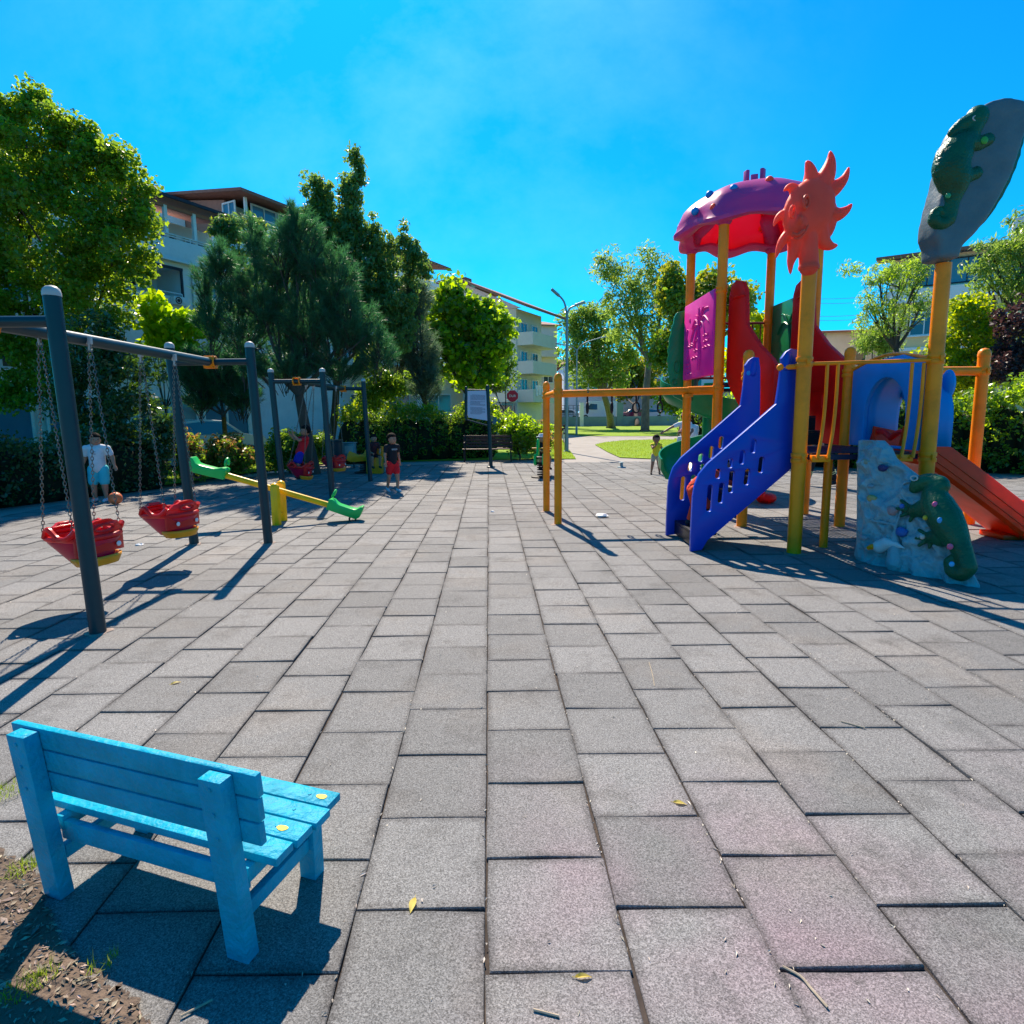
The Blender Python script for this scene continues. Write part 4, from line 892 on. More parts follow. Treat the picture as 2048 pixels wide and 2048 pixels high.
# white bird relief low on the rock
mb = MB(); bd = [(600, 1430, 45), (640, 1410, 42), (700, 1415, 22), (760, 1440, 6)]
for i in range(3): mb.capsule(IR(*bd[i][:2], .055), IR(*bd[i + 1][:2], .05), bd[i][2] * kR, bd[i + 1][2] * kR, 12)
bird = P_(mb, 'bird_relief', MAT('white_paint_rough', (.52, .56, .56), .35, bump=.3, dirt=.5, dcol=(.3, .38, .42)), rock, remesh=.011)
mb = MB(); mb.capsule(IR(548, 1440, .1), IR(570, 1432, .1), .02, .028, 10); P_(mb, 'beak', 'yellow', bird, smooth=True)
mb = MB(); mb.tube(bez([IR(540, 1260, .055), IR(650, 1280, .05), IR(700, 1300, .05), IR(690, 1350, .04)], 5), [.02] * 15 + [.01], 6); mb.tube(bez([IR(700, 1300, .05), IR(740, 1180, .05), IR(740, 1040, .05), IR(790, 1010, .03)], 5), [.016] * 15 + [.008], 6)
mb.capsule(IR(690, 1350, .04), IR(690, 1540, .02), .03, .09); P_(mb, 'rock_relief', 'rock', rock, remesh=.012)
# thin yellow leg beside the rock
mb = MB(); mb.rod((3.50, 6.45, 0), (3.50, 6.45, 1.0), .045, 12); P_(mb, 'deck_leg', 'yellow', smooth=True)
# ================================================================ foliage
def leafcloud(centers, rc, nper, l, wd, rng, up=.4, flatten=.85, droop=0, zmin=.05):
    """leaf-sized folded quads gathered in clumps around the given centres"""
    n = len(centers) * nper
    c = np.repeat(np.array(centers), nper, 0); r = np.repeat(np.array(rc), nper)
    d = rng.normal(size=(n, 3)); d /= np.linalg.norm(d, axis=1)[:, None]; d[:, 2] *= flatten
    p = c + d * (r * rng.random(n) ** .45)[:, None]; p[:, 2] = np.maximum(p[:, 2], zmin)
    nrm = rng.normal(size=(n, 3)) * .8 + d * .6; nrm[:, 2] += up; nrm /= np.linalg.norm(nrm, axis=1)[:, None]
    t = rng.normal(size=(n, 3)); t[:, 2] -= droop; t -= nrm * (t * nrm).sum(1)[:, None]; t /= np.linalg.norm(t, axis=1)[:, None]
    b = np.cross(nrm, t); s = (rng.random(n) * .6 + .7)[:, None]
    v = np.stack([p - t * l * .5 * s, p + b * wd * .5 * s + nrm * wd * .12, p + t * l * .5 * s, p - b * wd * .5 * s + nrm * wd * .12], 1)
    return v
def rough(blobs, rng, k=7, f=(.22, .42), shrink=.84):
    out = []
    for c, r in blobs:
        out.append((c, tuple(q * shrink for q in r)))
        for _ in range(k):
            d = rng.normal(size=3); d /= np.linalg.norm(d); d[2] = d[2] * .8 + .15; q = rng.uniform(*f)
            out.append((tuple(np.array(c) + d * np.array(r) * rng.uniform(.72, .95)), (r[0] * q, r[1] * q, r[2] * q * rng.uniform(.9, 1.7))))
    return out
def clumps(blobs, n, rng, shell=.55, cr=.3):
    vol = np.array([b[1][0] * b[1][1] * b[1][2] for b in blobs]) ** .75; cnt = np.maximum(3 if n > 700 else 1, (n * vol / vol.sum()).astype(int)); C = []; R = []
    for (c, r), k in zip(blobs, cnt):
        d = rng.normal(size=(k, 3)); d /= np.linalg.norm(d, axis=1)[:, None]
        q = shell + (1 - shell) * rng.random(k) ** .6; q *= rng.uniform(.82, 1.1, k)
        C.append(np.array(c) + d * q[:, None] * np.array(r)); R.append(cr * rng.uniform(.6, 1.35, k))
    return np.concatenate(C), np.concatenate(R)
def quadmesh(v, name, mats, parent, extra=None):
    """v: (n,4,3) or (n,3,3) array in world space"""
    n, k = v.shape[:2]; o_ = np.array(wl(parent)) if parent else np.zeros(3)
    me = bpy.data.meshes.new(name); me.vertices.add(n * k); me.vertices.foreach_set('co', (v - o_).reshape(-1).astype(np.float32))
    me.loops.add(n * k); me.loops.foreach_set('vertex_index', np.arange(n * k, dtype=np.int32)); me.polygons.add(n)
    me.polygons.foreach_set('loop_start', np.arange(0, n * k, k, dtype=np.int32)); me.update(calc_edges=True)
    for q in (mats if isinstance(mats, list) else [mats]): me.materials.append(q)
    o = bpy.data.objects.new(name, me); COL.objects.link(o)
    if parent: o.parent = parent; _wl[o.name] = wl(parent)
    return o
def IB(x, y, Y, rx, rz, ry=None):             # crown lobe: centre and half-sizes read from the photograph at distance Y
    p = AT(x, y, Y); k = PX(Y); return (tuple(p), (rx * k, (ry if ry else .8 * (rx + rz) / 2) * k if ry is None else ry, rz * k))
def trunk(rt, base, blobs, r0, mat='bark', fork=None, nl=6, seed=1, lean=None, name='trunk'):
    r = random.Random(seed); mb = MB(); base = V(base)
    top = V(max(blobs, key=lambda b: b[0][2])[0]); f = fork if fork else base + (top - base) * .35; f = V(f)
    mid = (base + f) / 2 + V((r.uniform(-.1, .1), r.uniform(-.1, .1), 0)) * (f - base).length * .25
    mb.tube(bez([base - V((0, 0, .1)), base + V((0, 0, .15)), mid, f], 4), [r0 * 1.5] + [r0 * 1.1] * 4 + list(np.linspace(r0 * 1.05, r0 * .72, 8)), 12)
    bl = sorted(blobs, key=lambda b: -b[1][0] * b[1][2])[:nl]
    for c, q in bl:
        c = V(c) + V((0, 0, -q[2] * .1)); m_ = (f + c) / 2 + V((r.uniform(-.2, .2), r.uniform(-.2, .2), -.12)) * (c - f).length * .3
        pts = bez([f, m_, c], 5); mb.tube(pts, list(np.linspace(r0 * .55, r0 * .12, len(pts))), 8)
        for _ in range(5):
            t = r.uniform(.4, 1); p = pts[int(t * (len(pts) - 1))]; e = c + V((r.uniform(-.8, .8) * q[0], r.uniform(-.8, .8) * q[1], r.uniform(-.5, .9) * q[2]))
            mb.tube(bez([p, (p + e) / 2 + V((0, 0, -.05)), e], 3), list(np.linspace(r0 * .2, r0 * .04, 7)), 5)
    return part(mb, name, M[mat], rt, smooth=True)
LM = dict(
    maple=leafm('maple_leaves', (.11, .20, .014), .55, tcol=(.40, .58, .02)),
    dark=leafm('glossy_dark_leaves', (.035, .085, .035), .24, rough=.16, tcol=(.16, .34, .02)),
    pine=leafm('pine_needles', (.028, .105, .055), .34, isl=.3, tcol=(.10, .36, .10)),
    shoot=leafm('shoot_leaves', (.08, .17, .06), .45, tcol=(.28, .48, .07)),
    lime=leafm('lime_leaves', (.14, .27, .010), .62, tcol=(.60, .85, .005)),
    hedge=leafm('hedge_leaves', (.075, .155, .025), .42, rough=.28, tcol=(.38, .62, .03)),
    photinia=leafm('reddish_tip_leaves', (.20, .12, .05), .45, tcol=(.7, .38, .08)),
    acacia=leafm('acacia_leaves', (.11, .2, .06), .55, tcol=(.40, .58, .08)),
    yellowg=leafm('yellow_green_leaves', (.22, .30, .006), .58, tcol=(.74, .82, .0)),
    olive=leafm('olive_yellow_leaves', (.14, .19, .015), .5, tcol=(.48, .50, .02)),
    purple=leafm('purple_leaves', (.05, .03, .035), .3, tcol=(.13, .055, .05)),
    greyg=leafm('grey_green_needles', (.08, .13, .10), .4, tcol=(.2, .34, .16)))
def tree(name, base, blobs, n, nper, cr, l, wd, mat, label, seed, r0=.12, group=None, fork=None, bark='bark', cat='tree', up=.4, droop=0, second=None, nl=6, shell=.55, flatten=.85, tr=True, zmin=.05):
    rt = root(name, V(base), label, cat, group); rng = np.random.default_rng(seed)
    C, R = clumps(rough(blobs, rng, shrink=.92 if n > 1000 else .84) if n > 150 else blobs, n, rng, shell, cr)
    v = leafcloud(C, R, nper, l, wd, rng, up, flatten, droop, zmin)
    o = quadmesh(v, 'crown', [LM[mat]] + ([LM[second[0]]] if second else []), rt)
    if second:
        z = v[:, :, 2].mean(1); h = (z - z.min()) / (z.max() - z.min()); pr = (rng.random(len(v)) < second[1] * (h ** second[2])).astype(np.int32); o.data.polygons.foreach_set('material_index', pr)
    if tr: trunk(rt, base, blobs, r0, bark, fork, nl, seed)
    return rt
def tufts(C, rng, n, ln, wd, dirs, spread=.8):
    k = len(C); c = np.repeat(C, n, 0); d = np.repeat(dirs, n, 0) + rng.normal(size=(k * n, 3)) * spread; d /= np.linalg.norm(d, axis=1)[:, None]
    off = np.repeat(dirs, n, 0) * (rng.random(k * n)[:, None] - .5) * ln * 1.6; s = np.cross(d, rng.normal(size=(k * n, 3))); s /= np.linalg.norm(s, axis=1)[:, None]
    L_ = ln * (rng.random(k * n)[:, None] * .5 + .75)
    return np.stack([c + off - s * wd / 2, c + off + s * wd / 2, c + off + d * L_], 1)
def pine(base, blobs, n, nn, ln, wd, label, seed, r0=.14, fork=None, mat='pine', group=None):
    rt = root('pine_tree', V(base), label, 'pine tree', group); rng = np.random.default_rng(seed)
    blobs_ = rough(blobs, rng, 8, (.16, .3), .85); C, R = clumps(blobs_, n, rng, .45, .1); ctr = np.array([b[0] for b in blobs]); near = np.argmin(((C[:, None] - ctr[None]) ** 2).sum(2), 1)
    d = (C - ctr[near]); d /= (np.linalg.norm(d, axis=1)[:, None] + 1e-6); d[:, 2] = np.abs(d[:, 2]) * .5 + .75; d /= np.linalg.norm(d, axis=1)[:, None]
    v = tufts(C, rng, nn, ln, wd, d, .62); v[:, :, 2] = np.maximum(v[:, :, 2], .1)
    quadmesh(v, 'crown', LM[mat], rt); tk = trunk(rt, base, blobs, r0, 'bark', fork, 8, seed)
    mb = MB(); r = random.Random(seed)
    for i in range(0, len(C), 3):
        c = V(C[i]); dd = V(d[i]); mb.tube([c - dd * ln * 2.4 + V((r.uniform(-.05, .05), 0, -.05)), c + dd * ln * .3], [.012, .005], 4)
    part(mb, 'twigs', M['bark'], rt); return rt
def hedge(name, pts, w_, h, n, mat, label, seed, l=.09, wd=.045, second=None, group=None, jag=.12, cat='hedge', nper=14, cr=.16, topz=None):
    """clipped hedge along a ground line: dark inner body with leaf clumps over it"""
    rng = np.random.default_rng(seed); pts = [V(p) for p in pts]; c0 = sum(pts, V((0, 0, 0))) / len(pts); rt = root(name, c0, label, cat, group)
    C = []; mb = MB(); segs = [(pts[i], pts[i + 1]) for i in range(len(pts) - 1)]; Ls = [(b - a).length for a, b in segs]; tot = sum(Ls)
    for (a, b), le in zip(segs, Ls):
        k = int(n * le / tot); u = (b - a).normalized(); s = V((-u.y, u.x, 0))
        for _ in range(k):
            t = rng.random() * le; f = rng.random(); hh = h * (1 + jag * math.sin(t * 2.3 + seed) + jag * .7 * math.sin(t * 5.9 + seed * 2))
            if f < .38: q = (rng.choice([-1, 1]) * w_ / 2 * rng.uniform(.8, 1.1), rng.uniform(.02, 1) * hh)
            elif f < .8: q = (rng.uniform(-1, 1) * w_ / 2, hh * rng.uniform(.86, 1.1))
            else: q = (rng.uniform(-1, 1) * w_ / 2, hh * rng.uniform(.05, .95))
            p = a + u * t + s * q[0]; C.append((p.x, p.y, max(.05, q[1])))
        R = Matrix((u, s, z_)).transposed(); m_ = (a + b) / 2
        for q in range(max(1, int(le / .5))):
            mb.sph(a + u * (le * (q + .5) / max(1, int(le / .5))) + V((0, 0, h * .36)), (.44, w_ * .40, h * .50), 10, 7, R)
    C = np.array(C); v = leafcloud(C, cr * rng.uniform(.6, 1.4, len(C)), nper, l, wd, rng, .5, .9)
    o = quadmesh(v, 'leaves', [LM[mat]] + ([LM[second[0]]] if second else []), rt)
    if second:
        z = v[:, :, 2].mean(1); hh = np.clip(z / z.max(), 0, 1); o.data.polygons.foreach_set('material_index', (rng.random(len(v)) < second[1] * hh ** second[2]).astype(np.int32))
    part(mb, 'dark_core', M['core'], rt, smooth=True); return rt  # solid core added to block see-through; its near-black colour stands for inner shade
zs1 = lambda a, b: (a * .28986, 150 + b * .28986); zs3 = lambda a, b: (350 + a * .28986, 280 + b * .28986)
# --- left: big maple
Y = 15.5
tree('maple_tree', G(72, 925), [IB(40, 330, Y, 95, 110), IB(150, 320, Y, 70, 80), IB(235, 400, Y, 65, 90), IB(100, 470, Y, 120, 120), IB(230, 500, Y, 80, 90), IB(60, 620, Y, 110, 110), IB(190, 610, Y, 80, 70), IB(15, 240, Y, 30, 50), IB(68, 225, Y, 17, 42), IB(128, 275, Y, 18, 42), IB(180, 300, Y, 20, 40), IB(228, 335, Y, 16, 32), IB(-60, 450, Y, 100, 200), IB(10, 720, Y, 60, 80), IB(110, 735, Y, 55, 60), IB(50, 790, Y, 60, 36), IB(280, 440, Y, 28, 50)],
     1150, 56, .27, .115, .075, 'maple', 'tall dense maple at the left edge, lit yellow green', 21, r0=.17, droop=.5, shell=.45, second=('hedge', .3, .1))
# --- dark glossy shrub behind the boy in white
Y = 12.9
tree('magnolia_shrub', G(225, 962), [IB(190, 720, Y, 55, 60), IB(255, 760, Y, 60, 60), IB(170, 820, Y, 60, 90), IB(270, 850, Y, 70, 80), IB(220, 900, Y, 90, 60), IB(320, 880, Y, 35, 55), IB(205, 660, Y, 35, 30), IB(130, 760, Y, 35, 60)],
     620, 26, .18, .12, .05, 'dark', 'large dark glossy leaved shrub behind the boy in the white shirt', 22, r0=.06, cat='shrub', shell=.45)
# --- lime sapling
Y = 17
tree('lime_sapling', G(345, 925), [IB(300, 612, Y, 22, 26), IB(350, 650, Y, 36, 34), IB(318, 655, Y, 34, 26), IB(395, 650, Y, 30, 30), IB(340, 690, Y, 50, 25), IB(300, 585, Y, 12, 10)],
     90, 16, .24, .24, .19, 'lime', 'bright lime green broad leaved sapling between the maple and the pine', 23, r0=.04, shell=.3)
# --- shoots tree behind the pine
Y = 21
tree('poplar_tree', G(660, 905), [IB(707, 345, Y, 18, 38), IB(704, 385, Y, 14, 34), IB(702, 420, Y, 17, 50), IB(700, 465, Y, 22, 40), IB(668, 460, Y, 24, 50), IB(626, 440, Y, 20, 40), IB(625, 390, Y, 21, 45), IB(655, 430, Y, 20, 50), IB(735, 470, Y, 20, 44), IB(690, 490, Y, 50, 60), IB(770, 520, Y, 24, 60), IB(805, 510, Y, 19, 45), IB(835, 530, Y, 22, 38), IB(790, 590, Y, 55, 50), IB(640, 480, Y, 60, 50), IB(470, 480, Y, 18, 40), IB(515, 470, Y, 16, 38), IB(500, 530, Y, 50, 40), IB(440, 460, Y, 14, 20), IB(745, 650, Y, 60, 60), IB(740, 570, Y, 48, 62), IB(690, 560, Y, 62, 72), IB(800, 660, Y, 45, 50), IB(560, 600, Y, 90, 90), IB(680, 600, Y, 80, 80)],
     1100, 40, .24, .17, .07, 'shoot', 'tall tree with upright leafy shoots rising behind the dark pine', 24, r0=.16, droop=1.2, second=('olive', .12, 1.5), shell=.5)
# --- dark pine in the middle
Y = 15.0
pine(G(628, 948.6), [IB(560, 520, Y, 55, 70), IB(610, 500, Y, 55, 75), IB(670, 560, Y, 60, 70), IB(520, 590, Y, 70, 60), IB(620, 640, Y, 100, 80), IB(460, 560, Y, 40, 60), IB(700, 650, Y, 70, 70), IB(480, 660, Y, 70, 60), IB(570, 730, Y, 110, 42), IB(410, 570, Y, 22, 42), IB(440, 530, Y, 25, 50), IB(505, 470, Y, 16, 45), IB(590, 450, Y, 12, 40), IB(755, 700, Y, 45, 40), IB(680, 740, Y, 60, 30), IB(420, 640, Y, 28, 45)],
     2700, 46, .18, .012, 'dark green pine with leaning trunk behind the far swing frame', 25, r0=.15, fork=AT(598, 790, 14.95))
# --- lower left pine lobe, its own tree
Y = 16.5
pine(G(452, 925), [IB(440, 740, Y, 75, 55), IB(400, 760, Y, 50, 45), IB(480, 790, Y, 50, 38), IB(400, 800, Y, 40, 25)], 1400, 30, .16, .010, 'low dark pine with drooping crown between the swing frames', 26, r0=.08, fork=AT(447, 830, Y))
# --- grey green pine right of it
Y = 22
pine(G(880, 890), [IB(810, 620, Y, 35, 60), IB(835, 600, Y, 30, 50), IB(790, 690, Y, 45, 60), IB(840, 700, Y, 40, 60), IB(850, 770, Y, 40, 35)], 1500, 26, .22, .016, 'grey green pine with slanting trunk left of the bright green tree', 27, r0=.13, fork=AT(845, 790, Y), mat='greyg')
# --- bright green catalpa
Y = 27
tree('catalpa_tree', G(932, 893), [IB(895, 610, Y, 45, 40), IB(880, 670, Y, 48, 55), IB(950, 640, Y, 40, 40), IB(985, 650, Y, 45, 45), IB(930, 700, Y, 60, 45), IB(1010, 670, Y, 22, 30), IB(870, 745, Y, 35, 25), IB(990, 710, Y, 35, 30), IB(905, 580, Y, 18, 15), IB(960, 760, Y, 50, 25)],
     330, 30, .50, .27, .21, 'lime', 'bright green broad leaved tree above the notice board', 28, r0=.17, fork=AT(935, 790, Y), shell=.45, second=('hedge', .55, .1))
tree('small_tree', G(770, 902), [IB(745, 720, 24, 38, 38), IB(790, 770, 24, 40, 30), IB(760, 790, 24, 42, 26), IB(735, 800, 24, 20, 40)], 260, 22, .32, .16, .09, 'hedge', 'small dark green tree under the grey green pine', 29, r0=.07)
tree('small_tree', G(1015, 888), [IB(990, 755, 34, 40, 24), IB(1005, 722, 34, 30, 20)], 130, 22, .4, .2, .1, 'hedge', 'dark green tree behind the stop sign', 30, r0=.07)
# --- hedges on the left
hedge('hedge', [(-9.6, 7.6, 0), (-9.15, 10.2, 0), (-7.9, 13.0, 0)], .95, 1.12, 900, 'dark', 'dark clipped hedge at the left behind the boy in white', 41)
def bush(x, y, Y, rx, rz, label, seed, mat='hedge', second=None, n=260, l=.1, wd=.045, lobes_=4):
    r = random.Random(seed); base = G(x, y + 0); p = AT(x, y, Y); k = PX(Y); bl = []
    b0 = V((p.x, Y, 0))
    for i in range(lobes_): bl.append(((b0.x + r.uniform(-.5, .5) * rx * k, Y + r.uniform(-.3, .3) * rx * k, rz * k * r.uniform(.7, 1.25)), (rx * k * r.uniform(.55, .85), rx * k * .7, rz * k * r.uniform(.6, .85))))
    bl.append(((b0.x, Y, rz * k * .75), (rx * k * .95, rx * k * .7, rz * k * .75)))
    return tree('bush', b0, bl, n, 20, .17, l, wd, mat, label, seed, r0=.03, cat='bush', second=second, shell=.35)
bush(465, 953, 14.6, 58, 52, 'rounded bush with reddish tips right behind the seesaw', 42, second=('photinia', .8, 1.2), n=420)
bush(385, 968, 13.6, 32, 55, 'narrow bush with reddish tips beside the swing post', 43, second=('photinia', .6, 1), n=200)
bush(580, 950, 15.8, 48, 48, 'green bush behind the boy in the red shirt', 44, n=340)
bush(655, 940, 18.5, 34, 38, 'dark bush beside the grey cabinet', 45, n=200)
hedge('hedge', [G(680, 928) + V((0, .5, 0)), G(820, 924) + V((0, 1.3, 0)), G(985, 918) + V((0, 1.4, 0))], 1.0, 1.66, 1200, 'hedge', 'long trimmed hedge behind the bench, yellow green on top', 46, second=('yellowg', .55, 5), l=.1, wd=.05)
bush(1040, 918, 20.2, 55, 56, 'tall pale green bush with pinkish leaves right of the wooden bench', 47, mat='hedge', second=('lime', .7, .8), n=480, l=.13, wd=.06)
bush(1086, 917, 20.8, 24, 38, 'reddish bush at the right end of the hedge', 48, second=('photinia', .9, .6), n=160)
# --- centre and right trees
tree('acacia_tree', G(1290, 862), [IB(1262, 555, 55, 60, 40), IB(1215, 545, 55, 30, 22), IB(1320, 560, 55, 40, 50), IB(1280, 620, 55, 70, 45), IB(1235, 600, 55, 30, 26), IB(1330, 660, 55, 40, 50), IB(1300, 510, 55, 30, 20), IB(1220, 520, 55, 22, 14), IB(1260, 670, 55, 50, 30)],
     300, 26, .8, .5, .12, 'acacia', 'tall feathery acacia on the far lawn left of the tower', 51, r0=.36, bark='barkp', fork=AT(1298, 720, 55), droop=.5, shell=.4, second=('olive', .2, 1))
tree('acacia_tree', G(1222, 856), [IB(1180, 660, 62, 55, 40), IB(1215, 700, 62, 60, 50), IB(1150, 690, 62, 45, 40), IB(1180, 740, 62, 60, 42), IB(1230, 750, 62, 40, 30), IB(1140, 640, 62, 30, 22), IB(1190, 625, 62, 40, 20)],
     340, 30, .9, .5, .16, 'acacia', 'dense acacia with slanting trunk in front of the white van', 52, r0=.4, bark='barkp', fork=AT(1208, 790, 62), second=('hedge', .6, -.4) if False else ('hedge', .5, .1))
tree('lime_tree', G(1275, 852), [IB(1262, 745, 90, 28, 35), IB(1245, 775, 90, 24, 24), IB(1290, 760, 90, 28, 36)], 160, 24, 1.3, .7, .4, 'olive', 'small yellowish tree beyond the boundary wall', 53, r0=.3)
tree('linden_tree', G(1375, 866), [IB(1360, 600, 48, 45, 50), IB(1400, 640, 48, 50, 60), IB(1350, 700, 48, 45, 50), IB(1420, 580, 48, 40, 35), IB(1470, 600, 48, 40, 35), IB(1350, 790, 48, 30, 40)], 420, 28, .9, .42, .25, 'hedge', 'dark leafy tree behind the magenta panel', 54, r0=.3, second=('olive', .9, 1.6))
tree('lime_tree', G(1505, 862), [IB(1510, 660, 60, 28, 30), IB(1495, 700, 60, 30, 40), IB(1470, 730, 60, 28, 30)], 150, 24, .9, .5, .3, 'yellowg', 'yellow green tree seen between the red stair panels', 55, r0=.2)
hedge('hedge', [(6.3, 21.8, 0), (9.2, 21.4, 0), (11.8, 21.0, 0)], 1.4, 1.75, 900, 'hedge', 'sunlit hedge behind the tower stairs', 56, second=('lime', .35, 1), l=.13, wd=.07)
tree('acacia_tree', G(1805, 905), [IB(1800, 560, 24, 50, 40), IB(1850, 530, 24, 26, 30), IB(1760, 550, 24, 40, 22), IB(1745, 610, 24, 40, 30), IB(1790, 640, 24, 50, 40), IB(1845, 600, 24, 24, 30), IB(1730, 660, 24, 25, 20), IB(1700, 540, 24, 18, 10)],
     210, 26, .30, .18, .045, 'acacia', 'feathery acacia with dark forked trunks behind the blue arch', 57, r0=.15, fork=AT(1792, 700, 24), shell=.3, droop=.8, second=('lime', .4, .6))
tree('small_tree', G(1755, 900), [IB(1745, 680, 27, 32, 22), IB(1775, 690, 27, 26, 20)], 80, 26, .35, .2, .07, 'acacia', 'low acacia left of the dark trunks', 58, r0=.08)
tree('acacia_tree', V((18.2, 19.5, 0)), [IB(2040, 500, 19, 60, 30), IB(2000, 540, 19, 55, 30), IB(2060, 580, 19, 60, 40), IB(1985, 500, 19, 40, 18), IB(2090, 480, 19, 60, 60), IB(1975, 575, 19, 30, 14)],
     300, 30, .28, .17, .045, 'acacia', 'feathery acacia branches at the right edge', 59, r0=.16, droop=.9, shell=.3, second=('hedge', .3, .2))
tree('maple_tree', V((14.6, 18.2, 0)), [IB(1945, 640, 18, 48, 48), IB(1910, 690, 18, 52, 48), IB(1985, 670, 18, 50, 50), IB(1900, 760, 18, 60, 50), IB(1960, 740, 18, 60, 50), IB(1850, 740, 18, 30, 40)],
     520, 26, .24, .13, .08, 'yellowg', 'bright yellow green shrub tree right of the leaf shaped board', 60, r0=.09, cat='tree', second=('hedge', .45, -.8) if False else ('hedge', .35, .1))
tree('plum_tree', V((15.6, 16.8, 0)), [IB(2040, 670, 16.5, 55, 60), IB(2010, 730, 16.5, 45, 40), IB(2070, 740, 16.5, 60, 60)], 300, 26, .22, .11, .06, 'purple', 'dark purple leaved shrub at the right edge', 61, r0=.08)
hedge('hedge', [(7.2, 17.2, 0), (9.6, 16.4, 0), (12.2, 15.0, 0), (14.2, 12.9, 0), (16.2, 9.5, 0)], 1.7, 1.95, 2300, 'hedge', 'wide leafy hedge along the right side behind the slide', 62, l=.12, wd=.065, second=('lime', .3, .8), nper=15)

# ================================================================ buildings
M['stucco_b'] = MAT('pale_blue_stucco', (.70, .77, .78), .85, var=.06, vs=1, dirt=.25, dcol=(.22, .25, .27), ds=1.2)
M['stucco_w'] = MAT('white_stucco', (.80, .80, .79), .85, var=.06, vs=1, dirt=.3, dcol=(.3, .3, .29), ds=1)
M['stucco_g'] = MAT('pale_green_stucco', (.60, .62, .52), .85, var=.08, vs=.8, dirt=.3, dcol=(.24, .26, .19), ds=.8)
M['stucco_y'] = MAT('ochre_stucco', (.78, .58, .30), .85, var=.06, vs=.8, dirt=.2, dcol=(.3, .24, .15), ds=.8)
M['stucco_l'] = MAT('lilac_grey_stucco', (.68, .60, .60), .85, var=.06, vs=.6, dirt=.3, dcol=(.25, .24, .25), ds=.5)
M['stucco_c'] = MAT('cream_stucco', (.80, .68, .52), .85, var=.06, vs=.8, dirt=.3, dcol=(.34, .3, .24), ds=.8)
M['tile_r'] = MAT('brown_roof', (.26, .12, .085), .8, var=.25, vs=8, bump=.5, bs=20)
M['soffit'] = MAT('brown_soffit', (.36, .16, .11), .7, var=.1)
M['glass'] = GLASS('window_glass', (.03, .06, .09), .08)
M['glassb'] = GLASS('blue_window_glass', (.06, .16, .22), .1)
M['dkframe'] = MAT('dark_frame', (.03, .02, .03), .5)
M['shop'] = MAT('blue_shutter', (.04, .17, .26), .5, var=.1, vs=3)
class Fr:
    def __init__(s, o, u): s.o = V(o); s.u = V(u).normalized(); s.n = V((s.u.y, -s.u.x, 0)); s.R = Matrix((s.u, s.n, z_)).transposed()
    def p(s, u, n, z): return s.o + s.u * u + s.n * n + z_ * z
    def box(s, mb, u0, u1, n0, n1, z0, z1): mb.box(s.p((u0 + u1) / 2, (n0 + n1) / 2, (z0 + z1) / 2), (abs(u1 - u0), abs(n1 - n0), z1 - z0), s.R)
def window(fr, rt, u, z, w_, h, n0=0, mat='glass', fm='white', bars=1, sill=True):
    mb = MB(); t = .07
    fr.box(mb, u, u + w_, n0, n0 + .06, z, z + t); fr.box(mb, u, u + w_, n0, n0 + .06, z + h - t, z + h)
    fr.box(mb, u, u + t, n0, n0 + .06, z + t, z + h - t); fr.box(mb, u + w_ - t, u + w_, n0, n0 + .06, z + t, z + h - t)
    for i in range(bars): c = u + w_ * (i + 1) / (bars + 1); fr.box(mb, c - .03, c + .03, n0, n0 + .055, z + t, z + h - t)
    if sill: fr.box(mb, u - .08, u + w_ + .08, n0 + .002, n0 + .16, z - .07, z - .001)
    f = part(mb, 'window', M[fm], rt); mb = MB(); fr.box(mb, u + t * .5, u + w_ - t * .5, n0 + .003, n0 + .02, z + t * .5, z + h - t * .5); part(mb, 'pane', M[mat], f); return f
def rail(fr, rt, u0, u1, n, z, h=.5, mat='capg', side=None, k=3):
    mb = MB()
    for i in range(k): zz = z + h * (i + 1) / k; mb.rod(fr.p(u0, n, zz), fr.p(u1, n, zz), .025, 6)
    m_ = max(2, int((u1 - u0) / 1.1))
    for i in range(m_ + 1): mb.rod(fr.p(u0 + (u1 - u0) * i / m_, n, z), fr.p(u0 + (u1 - u0) * i / m_, n, z + h), .02, 6)
    return part(mb, 'railing', M[mat], rt)
# A: three storeys with deep roof balcony (left)
dA = V((.46, .888, 0)); fr = Fr((-13.6 - 5 * .46, 20.2 - 5 * .888, 0), dA)
bA = root('apartment_building', fr.p(6, -4, 0), 'pale blue apartment block with covered roof balcony behind the maple', 'building')
L_A = 10.6
def slab(fr, pts, th): # pts (u,n,z) quad
    mb = MB(); a = [fr.p(*p) for p in pts]; mb.add(a + [p - z_ * th for p in a], [(0, 1, 2, 3), (7, 6, 5, 4), (0, 4, 5, 1), (1, 5, 6, 2), (2, 6, 7, 3), (3, 7, 4, 0)]); return mb
mb = MB(); fr.box(mb, 0, 4.5, -9, 0, 0, 7.2); fr.box(mb, 4.5, 7.86, -9, 0, 0, 5.97); fr.box(mb, 4.5, 7.86, -9, -1.5, 5.97, 7.2); fr.box(mb, 7.86, L_A, -9, 0, 0, 7.2); fr.box(mb, 4.5, 7.86, -1.5, 0, 7.05, 7.2); part(mb, 'wall', M['stucco_w'], bA)
mb = MB(); fr.box(mb, 0, L_A, -9, -1.8, 7.201, 9.2); part(mb, 'wall', M['stucco_w'], bA)
mb = MB(); fr.box(mb, -.1, L_A, .02, .16, 7.26, 8.0); fr.box(mb, L_A - .12, L_A, -1.8, .019, 7.26, 8.0); part(mb, 'balcony', M['stucco_b'], bA)
mb = MB(); fr.box(mb, -.1, L_A + .05, -1.79, .24, 7.202, 7.258); part(mb, 'balcony_floor', M['stucco_w'], bA)
rail(fr, bA, 0, L_A, .12, 8.0, .16, 'white', k=2)
